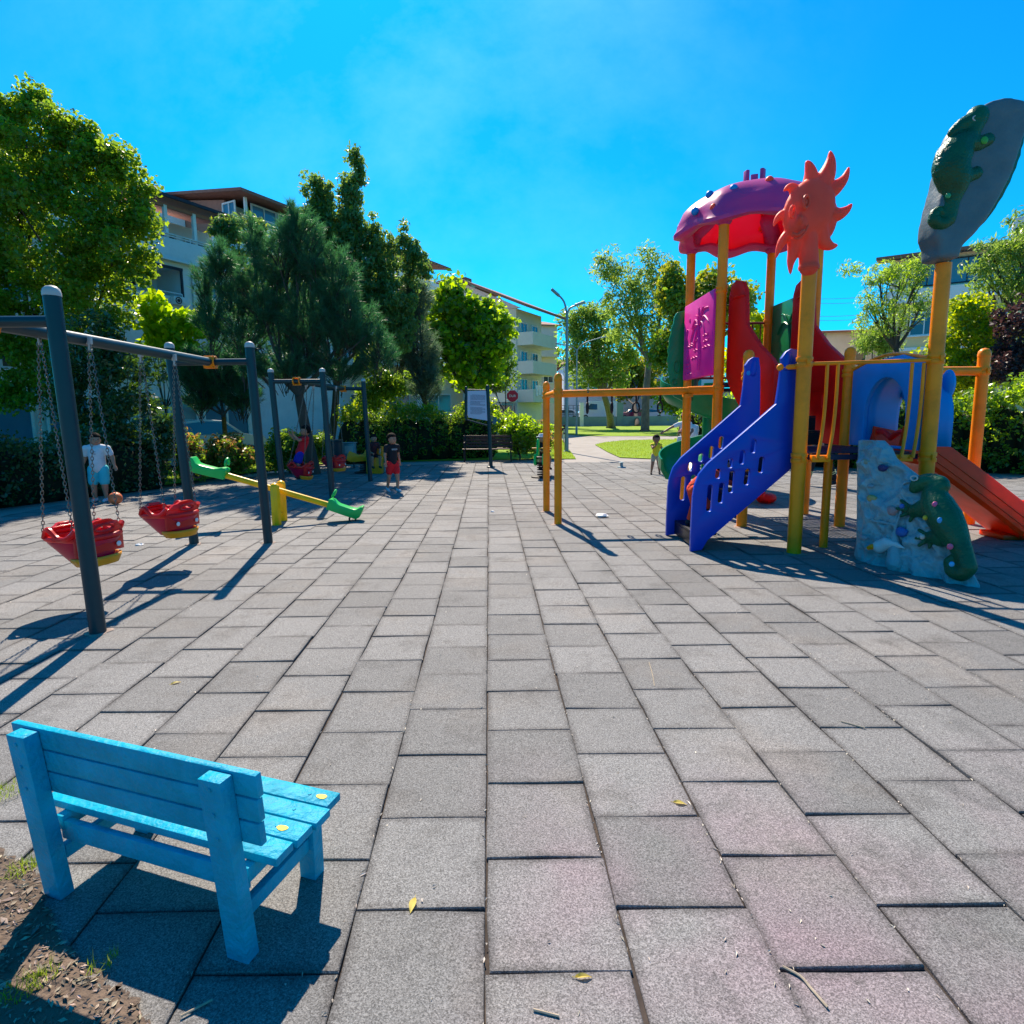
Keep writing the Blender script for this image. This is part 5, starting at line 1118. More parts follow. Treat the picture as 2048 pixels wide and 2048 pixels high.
for u in (.5, 2.8, 5.1, 6.3, 7.4, 8.52, 9.62, 10.45): mb = MB(); fr.box(mb, u - .06, u + .06, -.04, .08, 8.001, 9.15); part(mb, 'balcony_post', M['stucco_w'], bA)
part(slab(fr, [(-.6, .45, 9.36), (L_A + .3, .45, 9.36), (L_A + .3, -3.2, 10.0), (-.6, -3.2, 10.0)], .06), 'roof', M['soffit'], bA)
mb = MB(); fr.box(mb, -.6, L_A + .3, .451, .53, 9.29, 9.4); part(mb, 'gutter', M['dkframe'], bA)
mb = MB(); fr.box(mb, -.3, L_A, -.02, .06, 9.08, 9.2); part(mb, 'eave_beam', M['soffit'], bA)
for u in (1.2, 3.9, 6.6, 8.0, 9.3): window(fr, bA, u, 7.5, .95, 1.25, -1.79, bars=1, fm='capg')
for u in (4.6, 5.9): window(fr, bA, u, 6.0, 1.1, .95, -1.49, bars=1, fm='dkframe')
mb = MB(); fr.box(mb, 4.46, 7.9, .004, .06, 6.94, 7.04); fr.box(mb, 7.8, 7.88, .004, .06, 5.98, 6.94); part(mb, 'loggia_frame', M['dkframe'], bA)
rail(fr, bA, 4.5, 7.8, .05, 5.97, .12, 'white', k=1)
for u in (8.9, 9.9): window(fr, bA, u, 6.1, .75, .85, 0, 'glassb')
window(fr, bA, 1.6, 5.0, 1.3, 1.2)
mb = MB(); fr.box(mb, 7.35, 7.86, .02, .24, 5.66, 5.96); ac = part(mb, 'air_conditioner', M['white'], bA, bevel=.015)
mb = MB(); mb.tube([fr.p(7.52 + .11 * math.cos(t), .25, 5.81 + .11 * math.sin(t)) for t in [i * .39 for i in range(16)]], .018, 6, closed=True); mb.sph(fr.p(7.52, .24, 5.81), .06, 10, 6); part(mb, 'fan', M['dkframe'], ac)
mb = MB(); mb.rod(fr.p(8.25, .03, 3.0), fr.p(8.25, .03, 6.9), .025, 6); part(mb, 'pipe', M['capg'], bA)
for z in (3.0,):
    for u in (1.5, 4.8, 7.0, 9.2): window(fr, bA, u, z, 1.0, 1.1)
for u0, u1, m_ in ((.3, 2.6, 'shop'), (3.0, 5.4, 'shop'), (5.8, 8.0, 'glassb'), (8.3, 10.3, 'shop')):
    mb = MB(); fr.box(mb, u0, u1, .003, .08, .1, 2.2); part(mb, 'shop_front', M[m_], bA)
    mb = MB(); [fr.box(mb, x - .04, x + .04, .081, .12, .1, 2.2) for x in (u0, (u0 + u1) / 2, u1)]; fr.box(mb, u0, u1, .081, .11, 2.201, 2.3); part(mb, 'shop_frame', M['white'], bA)
def dish(bld, c, r_, nm='satellite_dish'):
    mb = MB(); R = (V((-.5, -1, .35))).to_track_quat('Z', 'Y').to_matrix(); mb.lathe(c, [(0, 0), (r_ * .5, r_ * .08), (r_, r_ * .3)], 20, R=R); mb.rod(c, V(c) - V((0, 0, .6)), .03, 6); part(mb, nm, M['capg'], bld, smooth=True)
dish(bA, AT(280, 364, 20.5), .27)
# B: taller block behind with glazed roof terrace
fB = Fr(AT(490, 850, 27.5) + V((.35, .7, 0)), V((.47, .883, 0))); fB.o.z = 0
bB = root('apartment_building', fB.p(5, -4, 0), 'pale block with brown roof and glazed terrace rising behind the pine', 'building')
mb = MB(); fB.box(mb, 0, 16, -10, 0, 0, 10.2); part(mb, 'wall', M['stucco_b'], bB)
mb = MB(); fB.box(mb, .3, 16, -10, -1.2, 10.201, 11.4); part(mb, 'wall', M['stucco_c'], bB)
mb = MB(); mb.plate([[fB.p(-.02, -1.3, 10.2), fB.p(-.02, -1.3, 11.55), fB.p(-.02, -6, 12.3), fB.p(-.02, -9.8, 11.6), fB.p(-.02, -9.8, 10.2)]], fB.u * .1); part(mb, 'wall', M['soffit'], bB)
mb = MB(); fB.box(mb, -.1, 16, -.1, .1, 10.205, 10.42); part(mb, 'parapet', M['stucco_w'], bB); rail(fB, bB, 0, 16, .06, 10.42, .3, k=2, mat='white')
for i in range(8): window(fB, bB, .5 + i * 1.5, 10.45, 1.45, .95, -.25, 'glassb', 'capg', 1, False)
mb = MB(); fB.box(mb, .02, .14, -.1, .0, 10.42, 11.5); part(mb, 'corner_post', M['stucco_w'], bB)
fS = Fr(fB.p(-.08, -9.8, 0), V((fB.n.x, fB.n.y, 0))); window(fS, bB, 8.4, 10.7, .9, .7, .0, 'glassb', 'white')
part(slab(fB, [(-.6, .55, 11.62), (16, .55, 11.62), (16, -6, 12.5), (-.6, -6, 12.5)], .13), 'roof', M['tile_r'], bB)
part(slab(fB, [(-.6, -6, 12.497), (16, -6, 12.497), (16, -11, 11.7), (-.6, -11, 11.7)], .13), 'roof', M['tile_r'], bB)
mb = MB(); fB.box(mb, -2.2, -.12, -9.8, -4.2, 0, 11.75); part(mb, 'wall', M['stucco_w'], bB); part(slab(fB, [(-2.5, -10, 11.9), (-.1, -10, 11.9), (-.1, -3.9, 11.8), (-2.5, -3.9, 11.8)], .1), 'roof', M['tile_r'], bB)
dish(bB, fB.p(-1.4, -7.5, 12.35), .26)
for z in (4.2, 7.2):
    for u in (1, 3.6, 6.2, 8.8, 11.4): window(fB, bB, u, z, 1.3, 1.4)
# D: low white building with pillars seen through trunks (behind the far swings)
fD = Fr((-12.0, 33, 0), V((1, .25, 0)))
bD = root('low_building', fD.p(6, -3, 0), 'low cream building with white columns seen between the pine trunks', 'building')
mb = MB(); fD.box(mb, -4, 11, -6, 0, 0, 4.3); part(mb, 'wall', M['stucco_c'], bD)
for u in (-3, -.4, 2.2, 4.8, 7.2): window(fD, bD, u, 1.2, 1.5, 1.6, 0, 'glassb')
for u in (-3.6, .9, 3.9, 6.6, 9.3): 
    mb = MB(); fD.box(mb, u, u + .35, .6, .95, 0, 4.3); part(mb, 'column', M['white'], bD)
mb = MB(); fD.box(mb, -4.3, 11.3, -6.2, 1.3, 4.31, 4.7); part(mb, 'roof', M['stucco_w'], bD)
# C: gabled green block with corner balconies (centre)
c0 = AT(1034, 850, 50); c0.z = 0
fC = Fr(c0, V((.48, .877, 0))); fG = Fr(c0 + V((-.877, .48, 0)) * 14, V((.877, -.48, 0)))
bC = root('apartment_building', c0 + V((-4, 6, 0)), 'pale green gabled apartment block with balconies in the centre', 'building')
mb = MB(); fC.box(mb, 0, 4.8, -14, 0, 0, 10.3); part(mb, 'wall', M['stucco_g'], bC)
mb = MB(); pr = [fG.p(-.4, .01, 10.31), fG.p(14.4, .01, 10.31), fG.p(8.9, .01, 12.85), fG.p(-.4, .01, 11.8)]; mb.plate([pr], fG.n * -.3); part(mb, 'gable', M['stucco_l'], bC)
mb = MB(); fG.box(mb, 7.4, 9.6, .02, .05, 10.9, 12.3); gw = part(mb, 'attic_opening', M['glass'], bC)
for u in (7.4, 9.6, 11.2): mb = MB(); fG.box(mb, u - .05, u + .05, .051, .1, 10.6, 12.0 - max(0, u - 9) * .35); part(mb, 'attic_post', M['white'], bC)
mb = MB()
def rslab(a, b, k):
    mb = MB(); q0, q1 = fG.p(*a), fG.p(*b); off = fC.u * 6.6; n_ = fG.n * 1.4
    A = [q0 + n_, q1 + n_, q1 + off, q0 + off]; mb.add(A + [p - z_ * .22 for p in A], [(0, 1, 2, 3), (7, 6, 5, 4), (0, 4, 5, 1), (1, 5, 6, 2), (2, 6, 7, 3), (3, 7, 4, 0)]); return mb
part(rslab((8.9, 0, 13.15), (15.6, 0, 10.3), 0), 'roof', M['tile_r'], bC); part(rslab((-1.2, 0, 12.1), (8.9, 0, 13.16), 0), 'roof', M['tile_r'], bC)
mb = MB(); fG.box(mb, 6.6, 7.8, -3, -2, 12.6, 13.9); fG.box(mb, 2.2, 2.9, -3, -2.3, 12.0, 13.4); part(mb, 'chimney', M['tile_r'], bC)
for k in range(3):
    z = 2.6 + k * 2.35
    mb = MB(); fC.box(mb, .1, 4.7, .004, 1.5, z, z + .15); fC.box(mb, .1, 4.7, 1.4, 1.5, z + .15, z + 1.05); fC.box(mb, .1, .2, .004, 1.4, z + .15, z + 1.05); part(mb, 'balcony', M['stucco_g'], bC)
    window(fC, bC, .7, z + .3, 1.2, 1.7, 0, fm='white'); window(fC, bC, 2.8, z + .3, 1.2, 1.7, 0, fm='white')
    for u in (1.0, 4.2, 7.6, 11.2): window(fG, bC, u, z + .7, 1.6, 1.4, 0, fm='white')
mb = MB(); fG.box(mb, 9.8, 13.9, .01, 1.2, 2.6, 3.4); fG.box(mb, .5, 6.5, .01, 1.2, 2.6, 3.4); part(mb, 'balcony', M['stucco_g'], bC)
mb = MB(); [fC.box(mb, .6 + i * .5, .95 + i * .5, 1.52, 1.56, 3.1 + .1 * (i % 2), 4.0) for i in range(4)]; part(mb, 'laundry', M['paper'], bC)
# awning and dark shop fronts below
mb = MB(); fG.box(mb, 7.5, 14, .9, 2.6, 2.35, 2.5); part(mb, 'awning', M['galv'], bC); mb = MB(); fG.box(mb, 7.5, 13.8, .02, .1, .1, 2.3); part(mb, 'shop_front', M['glass'], bC)
# N: lilac block behind and others further away
def plain(name, c, u, L_, D_, h, mat, label, wins, roof='tile_r', pitch=1.4, over=.5):
    f = Fr(c, u); b = root(name, f.p(L_ / 2, -D_ / 2, 0), label, 'building'); mb = MB(); f.box(mb, 0, L_, -D_, 0, 0, h); part(mb, 'wall', M[mat], b)
    part(slab(f, [(-over, over, h + .05), (L_ + over, over, h + .05), (L_ + over, -D_ / 2, h + pitch), (-over, -D_ / 2, h + pitch)], .15), 'roof', M[roof], b)
    part(slab(f, [(L_ + over, -D_ - over, h + .05), (-over, -D_ - over, h + .05), (-over, -D_ / 2, h + pitch - .004), (L_ + over, -D_ / 2, h + pitch - .004)], .15), 'roof', M[roof], b)
    for (u_, z, w_, hh) in wins: window(f, b, u_, z, w_, hh)
    return b, f
q = AT(1056, 850, 72); q.z = 0
bN, fN = plain('apartment_building', (q.x - 6, 70, 0), V((.96, .28, 0)), 10, 12, 12.2, 'stucco_l', 'lilac grey block behind the street lamps', [(6, 9.2, 1.6, 1.5), (8.2, 5.4, 1.3, 1.5)])
mb = MB(); fN.box(mb, 5, 9.8, .004, 1.3, 8.4, 9.4); part(mb, 'balcony', M['stucco_l'], bN); rail(fN, bN, 5, 9.8, 1.2, 9.4, .6)
mb = MB(); fN.box(mb, 2.5, 6.6, .02, 1.6, 3.2, 4.0); fN.box(mb, 2.5, 6.6, .02, .1, 4.0, 6.4); part(mb, 'dark_balcony', M['dkframe'], bN)
plain('apartment_building', (8.5, 96, 0), V((1, 0, 0)), 26, 12, 9.5, 'stucco_w', 'pale terrace of houses far behind the van', [(1.5 + 3.2 * i, 5.6, 1.6, 1.6) for i in range(7)])
plain('garage', (20.4, 92, 0), V((1, .02, 0)), 34, 8, 4.9, 'stucco_l', 'plain grey shed wall behind the parked cars', [], pitch=.4)
plain('house', (24.2, 46, 0), V((.98, -.18, 0)), 8.6, 9, 7.6, 'stucco_l', 'small lilac grey house seen between the tower and the acacia', [(1.4, 5.0, 1.5, 1.3), (3.6, 5.0, 1.5, 1.3), (6, 5.0, 1.2, 1.3)], pitch=.7)
plain('house', (30.2, 44.3, 0), V((.98, -.18, 0)), 6, 9, 6.6, 'tile_r', 'small red brick house behind the acacia trunks', [(1.4, 4.2, 1.5, 1.3)], pitch=1.2)
# R: ochre block on the right
fR = Fr((20.5 + 3.4, 40.4 - 2.2, 0), V((.84, -.54, 0)))
bR = root('apartment_building', fR.p(8, -5, 0), 'ochre apartment block with glazed top floor at the right', 'building')
mb = MB(); fR.box(mb, 0, 17, -10, 0, 0, 8.2); part(mb, 'wall', M['stucco_y'], bR)
mb = MB(); fR.box(mb, 0, 17, -10, -.15, 8.201, 10.9); part(mb, 'wall', M['stucco_c'], bR)
mb = MB(); fR.box(mb, -.2, 17.2, -.1, .25, 8.21, 9.0); fR.box(mb, -.2, 17.2, .002, .08, 5.3, 5.5); part(mb, 'band', M['stucco_w'], bR)
part(slab(fR, [(-.8, 1.0, 11.0), (17.8, 1.0, 11.0), (17.8, -6, 12.2), (-.8, -6, 12.2)], .18), 'roof', M['tile_r'], bR)
for i in range(8): window(fR, bR, 1 + i * 1.95, 9.15, 1.85, 1.5, -.14, 'glassb', 'dkframe', 1, False)
for z in (3.2, 6.2):
    for i in range(5): window(fR, bR, 1.2 + i * 3.2, z, 1.5, 1.4, 0, 'glass', 'white')
mb = MB(); fR.box(mb, 6.0, 6.8, -2.5, -1.9, 11.3, 12.9); part(mb, 'chimney', M['stucco_w'], bR)

# ================================================================ boundary wall, vehicles, poles
wy = 78.0
bw = root('boundary_wall', (12, wy, 0), 'low grey blue wall with pillars and metal fence at the far lawn', 'wall')
mb = MB(); mb.mm((3.2, wy, -.1), (44, wy + .4, 1.25)); part(mb, 'wall', M['wallblue'], bw)
for x in (3.4, 9.3, 14.35, 28.0, 36): mb = MB(); pw = .25 if x < 12 else .42; mb.mm((x - pw, wy - .12, -.1), (x + pw, wy + .52, 3.1 if x < 30 else 2.6)); part(mb, 'pillar', M['wallblue'] if x > 12 else M['stucco_w'], bw)
mb = MB()
for i in range(10): mb.rod((3.4 + i * .6, wy + .2, 1.25), (3.4 + i * .6, wy + .2, 2.7), .03, 6)
for z in (1.6, 2.0, 2.4, 2.75): mb.rod((3.4, wy + .2, z), (9.3, wy + .2, z), .03, 6)
part(mb, 'fence', M['dkframe'], bw)
def car(loc, yaw, col, label, L_=4.2, kind='car'):
    name = 'parked_car' if kind == 'car' else 'parked_van'
    rt = root(name, loc, label, 'car' if kind == 'car' else 'van'); R = Matrix.Rotation(yaw, 3, 'Z'); loc = V(loc)
    T = lambda x, y, z: loc + R @ V((x, y, z))
    if kind == 'car': body = [(-2.1, .35), (-2.12, .75), (-1.95, .95), (-1.5, 1.0), (-1.0, 1.38), (-.2, 1.47), (.5, 1.42), (1.15, 1.0), (1.9, .88), (2.1, .7), (2.12, .35)]; W_ = .84; win = [(-1.35, 1.0), (-.95, 1.32), (-.2, 1.40), (.45, 1.36), (.98, 1.0)]; ax_ = (-1.3, 1.3); rw = .31
    else: body = [(-2.6, .4), (-2.65, 1.2), (-2.6, 2.4), (-2.4, 2.55), (.9, 2.6), (1.3, 2.5), (2.1, 1.45), (2.7, 1.2), (2.8, .9), (2.8, .4)]; W_ = .98; win = [(.25, 1.4), (.25, 2.15), (1.15, 2.2), (1.75, 1.42)]; ax_ = (-1.7, 1.85); rw = .36
    mb = MB(); rows = []
    for s_, k_ in ((-1, .94), (-.97, 1), (.97, 1), (1, .94)): rows.append([T(x, W_ * s_ * (1 - max(0, z - 1.0) * .18), .35 + (z - .35) * (1 if abs(s_) < .99 else .985)) for x, z in body])
    mb.grid(rows); mb.add(rows[0], [tuple(range(len(body)))]); mb.add(rows[-1], [tuple(range(len(body)))]); b = [r_[0] for r_ in rows] + [r_[-1] for r_ in reversed(rows)]; mb.add(b, [tuple(range(8))])
    part(mb, 'body', MAT('car_paint', col, .25, coat=.6, var=.02), rt, smooth=True, ang=25)
    for s_ in (-1, 1):
        mb = MB(); mb.plate([[T(x, (W_ + .006) * s_ * (1 - max(0, z - 1.0) * .18) * 1.0, z) for x, z in win]], R @ V((0, .012, 0))); part(mb, 'side_window', M['glass'], rt)
        for a in ax_:
            mb = MB(); c = T(a, s_ * (W_ - .06), rw); mb.rod(c - R @ V((0, .1, 0)), c + R @ V((0, .1, 0)), rw, 20); wh = part(mb, 'wheel', M['black'], rt, smooth=True)
            mb = MB(); mb.rod(c - R @ V((0, .108, 0)), c + R @ V((0, .108, 0)), rw * .6, 14); part(mb, 'rim', M['galv'], wh, smooth=True)
        mb = MB(); mb.sph(T(body[-2][0] - .02, s_ * W_ * .72, body[-2][1] - .02), (.08, .18, .09), 10, 6, R=R); part(mb, 'headlight', M['capg'], rt, smooth=True)
    f0, f1 = (body[6], body[7]) if kind == 'car' else (body[5], body[6])
    mb = MB(); q = []
    for t, k_ in ((.08, .84), (.92, .9)):
        x = f0[0] + (f1[0] - f0[0]) * t; z = f0[1] + (f1[1] - f0[1]) * t; q.append((x + .012, z + .01, W_ * k_))
    mb.plate([[T(q[0][0], -q[0][2], q[0][1]), T(q[0][0], q[0][2], q[0][1]), T(q[1][0], q[1][2], q[1][1]), T(q[1][0], -q[1][2], q[1][1])]], R @ V((.008, 0, .006))); part(mb, 'windscreen', M['glass'], rt)
    mb = MB(); mb.mm((0, 0, 0), (0.001, .001, .001)) if False else None
    return rt
car((12.0, 81.6, .8), math.pi, (.62, .64, .66), 'white delivery van parked behind the boundary wall', kind='van')
car((16.9, 82, .8), math.pi, (.28, .02, .07), 'dark red car parked behind the wall right of the pillar')
car((19.4, 83.6, .8), math.pi + .06, (.55, .57, .6), 'silver white car parked nearest the dark red car')
car((22.3, 86, .8), math.pi - .04, (.5, .53, .56), 'pale grey car furthest right behind the wall')
car((9.8, 72, .0), math.pi / 2 + .35, (.35, .45, .55), 'pale blue car parked left of the white van') if False else car((7.6, 82, .8), math.pi - .25, (.35, .47, .58), 'pale blue car parked left of the white van')
car((-10.0, 18.6, 0), rad(62), (.42, .47, .5), 'silver car parked beyond the bushes behind the seesaw')
car((-15.2, 13.4, 0), rad(68), (.30, .38, .42), 'pale car behind the hedge at the left edge')
car((-5.6, 30.5, 0), rad(12), (.5, .52, .53), 'white car on the street behind the long hedge')
car((-1.2, 31.5, 0), rad(14), (.03, .04, .05), 'black car on the street behind the notice board')
def lamp(base, h, arms, label, r=.075):
    rt = root('street_lamp', base, label, 'street lamp', 'grey two armed street lamps'); mb = MB(); b = V(base); mb.tube([b, b + V((0, 0, h * .5)), b + V((0, 0, h))], [r, r * .85, r * .65], 12); mb.lathe(b, [(r * 2, 0), (r * 2, .02), (r * 1.2, .03), (r * 1.2, .5), (r, .55)], 12); part(mb, 'pole', M['galv'], rt, smooth=True)
    for (dx, dz, hd) in arms:
        mb = MB(); t = b + V((0, 0, h)); e = t + V((dx, 0, dz)); mb.tube(bez([t - V((0, 0, .1)), t + V((dx * .3, 0, dz * .55)), e], 6), r * .5, 8); a = part(mb, 'arm', M['galv'], rt, smooth=True)
        mb = MB(); R = Matrix.Rotation(math.atan2(-dz * .5, dx), 3, 'Y'); mb.box(e + V((dx * .12, 0, .03)), (.42, .24, .09), R); part(mb, 'lamp_head', M['galv'] if not hd else M['capg'], a, bevel=.03)
g = G(1133, 903)
lamp(g, 5.62, [(-.42, .72, 0), (.45, .27, 0)], 'tall grey street lamp nearest, standing at the path edge')
lamp(G(1153, 868.5), 6.5, [(-1.3, .4, 0), (1.8, .85, 0)], 'second grey street lamp further back with wide arms')
# power lines
mb = MB()
for k, (y0, y1) in enumerate(((597, 590), (605, 601), (632, 625), (640, 634))):
    a, b = AT(1610, y0, 52), AT(1760, y1, 50); mb.tube(bez([a, (a + b) / 2 - V((0, 0, .15)), b + (b - a) * .5], 5), .018, 4)
solo(mb, 'power_line', M['galv'], 'thin overhead cables crossing the sky right of the sun face', 'power line')
# notice board
nb = G(982, 934.8); rt = root('notice_board', nb, 'dark metal notice board with white text panel on a tall post', 'sign'); yb = nb.y
mb = MB(); mb.rod(nb, (nb.x - .07, yb, 2.32), .055, 14); mb.sph((nb.x - .07, yb, 2.33), .05, 10, 6); mb.lathe(nb, [(.13, 0), (.12, .03), (.06, .05)], 12); part(mb, 'post', M['steel_g'], rt, smooth=True)
zb = lambda a, b: (800 + a * .28986, 500 + b * .28986); pl, pr = AT(*zb(456, 960), yb), AT(*zb(456, 1165), yb)
mb = MB(); mb.rod(pr, pl + V((0, 0, .03)), .04, 12); mb.sph(pl + V((0, 0, .04)), .04, 10, 6); mb.rod(pr + V((0, 0, -.02)), AT(*zb(612, 1213), yb), .02, 8); mb.rod(pl + V((0, 0, -.01)), AT(*zb(610, 968), yb), .015, 8); part(mb, 'side_frame', M['steel_g'], rt, smooth=True)
pnl = [AT(*zb(*p), yb - .02) for p in ((466, 972), (590, 970), (605, 985), (600, 1000), (604, 1010), (606, 1178), (470, 1155), (470, 1146), (466, 1138))]
mb = MB(); mb.plate([pnl], (0, .02, 0)); bdp = part(mb, 'panel', MAT('white_notice_panel', (.52, .54, .66), .4, var=.03), rt)
ink = MAT('grey_print', (.16, .17, .24), .6); mb = MB(); r = random.Random(4)
for i in range(22):
    if i in (6, 12, 13): continue
    y = 1000 + i * 6.3 - (2 if i > 13 else 0); x0 = 486 if i % 6 else 496; x1 = 588 - (r.choice([0, 0, 0, 20, 34]))
    x = x0
    while x < x1:
        e = min(x1, x + r.uniform(4, 11)); a, b = AT(*zb(x, y + (x - 486) * .05), yb - .034), AT(*zb(e, y + (e - 486) * .05), yb - .034); mb.plate([[a, b, b + V((0, 0, .012)), a + V((0, 0, .012))]], (0, .002, 0)); x = e + 2
part(mb, 'lines_of_text', ink, bdp); tag(bpy.data.objects['lines_of_text'], kind='stuff')
# stop sign
sp_ = V((AT(1025, 800, 27).x, 27, 0)); rt = root('stop_sign', sp_, 'red octagonal stop sign behind the pale green bush', 'road sign'); c = AT(1025, 792, 26.95)
mb = MB(); mb.rod(sp_, (sp_.x, 27, c.z), .03, 8); part(mb, 'post', M['galv'], rt)
oc = lambda r_: [c + V((r_ * math.cos(math.pi / 8 + k * math.pi / 4), 0, r_ * math.sin(math.pi / 8 + k * math.pi / 4))) for k in range(8)]
mb = MB(); mb.plate([oc(.30)], (0, .02, 0)); b_s = part(mb, 'border', M['white'], rt); mb = MB(); mb.plate([oc(.275)], (0, .028, 0)); part(mb, 'face', MAT('sign_red', (.55, .01, .03), .4), rt)
def text(s, loc, size, mat, par, name='lettering', rot=(rad(90), 0, 0), ext=.004):
    cu = bpy.data.curves.new(name, 'FONT'); cu.body = s; cu.size = size; cu.align_x = 'CENTER'; cu.align_y = 'CENTER'; cu.extrude = ext
    o = bpy.data.objects.new(name, cu); me = bpy.data.meshes.new_from_object(o); bpy.data.objects.remove(o); me.materials.append(mat); o = bpy.data.objects.new(name, me); COL.objects.link(o)
    o.parent = par; o.location = V(loc) - wl(par); o.rotation_euler = rot; return o
text('DUR', c + V((0, -.022, 0)), .15, M['white'], rt)
mb = MB(); mb.rod(c + V((0, -.01, -.24)), c + V((0, .01, -.24)), .06, 16); part(mb, 'small_plate', M['white'], rt)
# brown bench
bc = G(976, 923); rt = root('park_bench', bc, 'brown slatted wooden bench in front of the long hedge', 'bench'); W_ = .82
for k in range(4):
    mb = MB(); z = .5 + k * .105; mb.box((bc.x, bc.y + .16 + k * .03, z), (W_ * 2, .025, .085)); part(mb, 'back_slat', M['wood_b'], rt, bevel=.005)
for k in range(4):
    mb = MB(); mb.box((bc.x, bc.y - .26 + k * .115, .42), (W_ * 2, .095, .03)); part(mb, 'seat_slat', M['wood_b'], rt, bevel=.005)
for s_ in (-1, 1):
    mb = MB(); x = bc.x + s_ * (W_ - .06); mb.tube([(x, bc.y - .3, 0), (x, bc.y - .26, .39), (x, bc.y + .1, .39), (x, bc.y + .26, .88)], .024, 8); mb.rod((x, bc.y + .16, 0), (x, bc.y + .1, .39), .024, 8); mb.tube([(x, bc.y - .27, .39), (x, bc.y - .3, .62), (x, bc.y + .18, .64)], .018, 8); part(mb, 'leg_frame', M['black'], rt, smooth=True)
# grey cabinet
gc = G(700, 936); rt = root('utility_cabinet', gc, 'grey green utility cabinet at the foot of the hedge', 'cabinet')
mb = MB(); mb.box(gc + V((0, 0, .50)), (.36, .26, .46)); mb.box(gc + V((0, 0, .745)), (.42, .32, .03)); part(mb, 'body', M['galv'], rt, bevel=.01); mb = MB(); mb.box(gc + V((.03, -.136, .55)), (.24, .012, .22)); part(mb, 'door', M['capg'], rt)
for s_ in (-1, 1): mb = MB(); mb.rod(gc + V((s_ * .12, 0, 0)), gc + V((s_ * .12, 0, .3)), .02, 8); part(mb, 'leg', M['steel_g'], rt)
# spring riders
def rider(c, col, label, spots, yaw):
    rt = root('spring_rider', c, label, 'spring rider'); R = Matrix.Rotation(yaw, 3, 'Z'); c = V(c); T = lambda x, y, z: c + R @ V((x, y, z))
    mb = MB(); mb.lathe(c, [(.24, 0), (.24, .03), (.2, .04), (0, .04)], 18); part(mb, 'base_plate', M['black'], rt, smooth=True)
    mb = MB(); mb.tube([c + V((.085 * math.cos(t), .085 * math.sin(t), .05 + t * .0088)) for t in [i * .4 for i in range(80)]], .016, 6); part(mb, 'spring', M['black'], rt, smooth=True)
    mb = MB()
    for s_ in (-1, 1):
        out = [(-.42, .36), (-.40, .50), (-.34, .60), (-.26, .56), (-.1, .50), (.02, .52), (.1, .66), (.12, .82), (.2, .93), (.32, .92), (.38, .82), (.34, .70), (.36, .55), (.30, .40), (.12, .33), (-.1, .32), (-.28, .31)]
        mb.plate([[T(x, s_ * .1, z) for x, z in out]], R @ V((0, .05, 0)))
    part(mb, 'side_board', col, rt, bevel=.012)
    mb = MB(); mb.box(T(-.12, 0, .50), (.34, .17, .04), R); mb.box(T(-.1, 0, .355), (.36, .17, .03), R); part(mb, 'seat', M['black'], rt, bevel=.008)
    mb = MB(); mb.rod(T(.16, -.24, .70), T(.16, .24, .70), .018, 8); part(mb, 'handlebar', M['swingo'], rt, smooth=True)
    for (x, z, r_) in spots:
        for s_ in (-1, 1): mb = MB(); mb.sph(T(x, s_ * .125, z), (r_, .012, r_), 12, 6, R); part(mb, 'spot', M['white'], rt, smooth=True)
    return rt
rg = G(1082, 955); rider(rg, M['green_b'], 'green spring rider with white spots behind the yellow posts', [(-.3, .5, .05), (-.05, .42, .06), (.22, .5, .05), (.2, .75, .04)], rad(80))
ry = G(727, 946); rider(ry, M['swingo'], 'amber spring rider in the shade behind the far swing post', [], rad(15))
# dark litter bin beside the cabinet
bn = G(670, 940); rt = root('litter_bin', bn, 'black litter bin standing in the shade left of the grey cabinet', 'bin'); mb = MB(); mb.lathe(bn, [(.2, .12), (.23, .14), (.24, .80), (.26, .82), (.26, .86), (.0, .86)], 18); part(mb, 'drum', M['steel_g'], rt, smooth=True); mb = MB(); mb.rod(bn, bn + V((0, 0, .13)), .05, 8); part(mb, 'stand', M['black'], rt)
# shadow-casting spring stump at the tile edge (small rocking base)
st = G(1243, 935); rt = root('ground_anchor', st, 'small dark metal anchor post at the far edge of the tiles', 'post'); mb = MB(); mb.lathe(st, [(.13, 0), (.12, .02), (.045, .03), (.04, .13), (.08, .15), (0, .17)], 14); part(mb, 'stub', M['galv'], rt, smooth=True)
# ball
bl_ = G(232, 1009) + V((0, 0, .11)); mb = MB(); mb.sph(bl_, .11, 24, 14); ball = solo(mb, 'ball', MAT('orange_ball', (.75, .17, .06), .5, var=.15, vs=8, bump=.4, bs=50), 'orange ball on the ground beside the boy in white', 'ball', smooth=True)
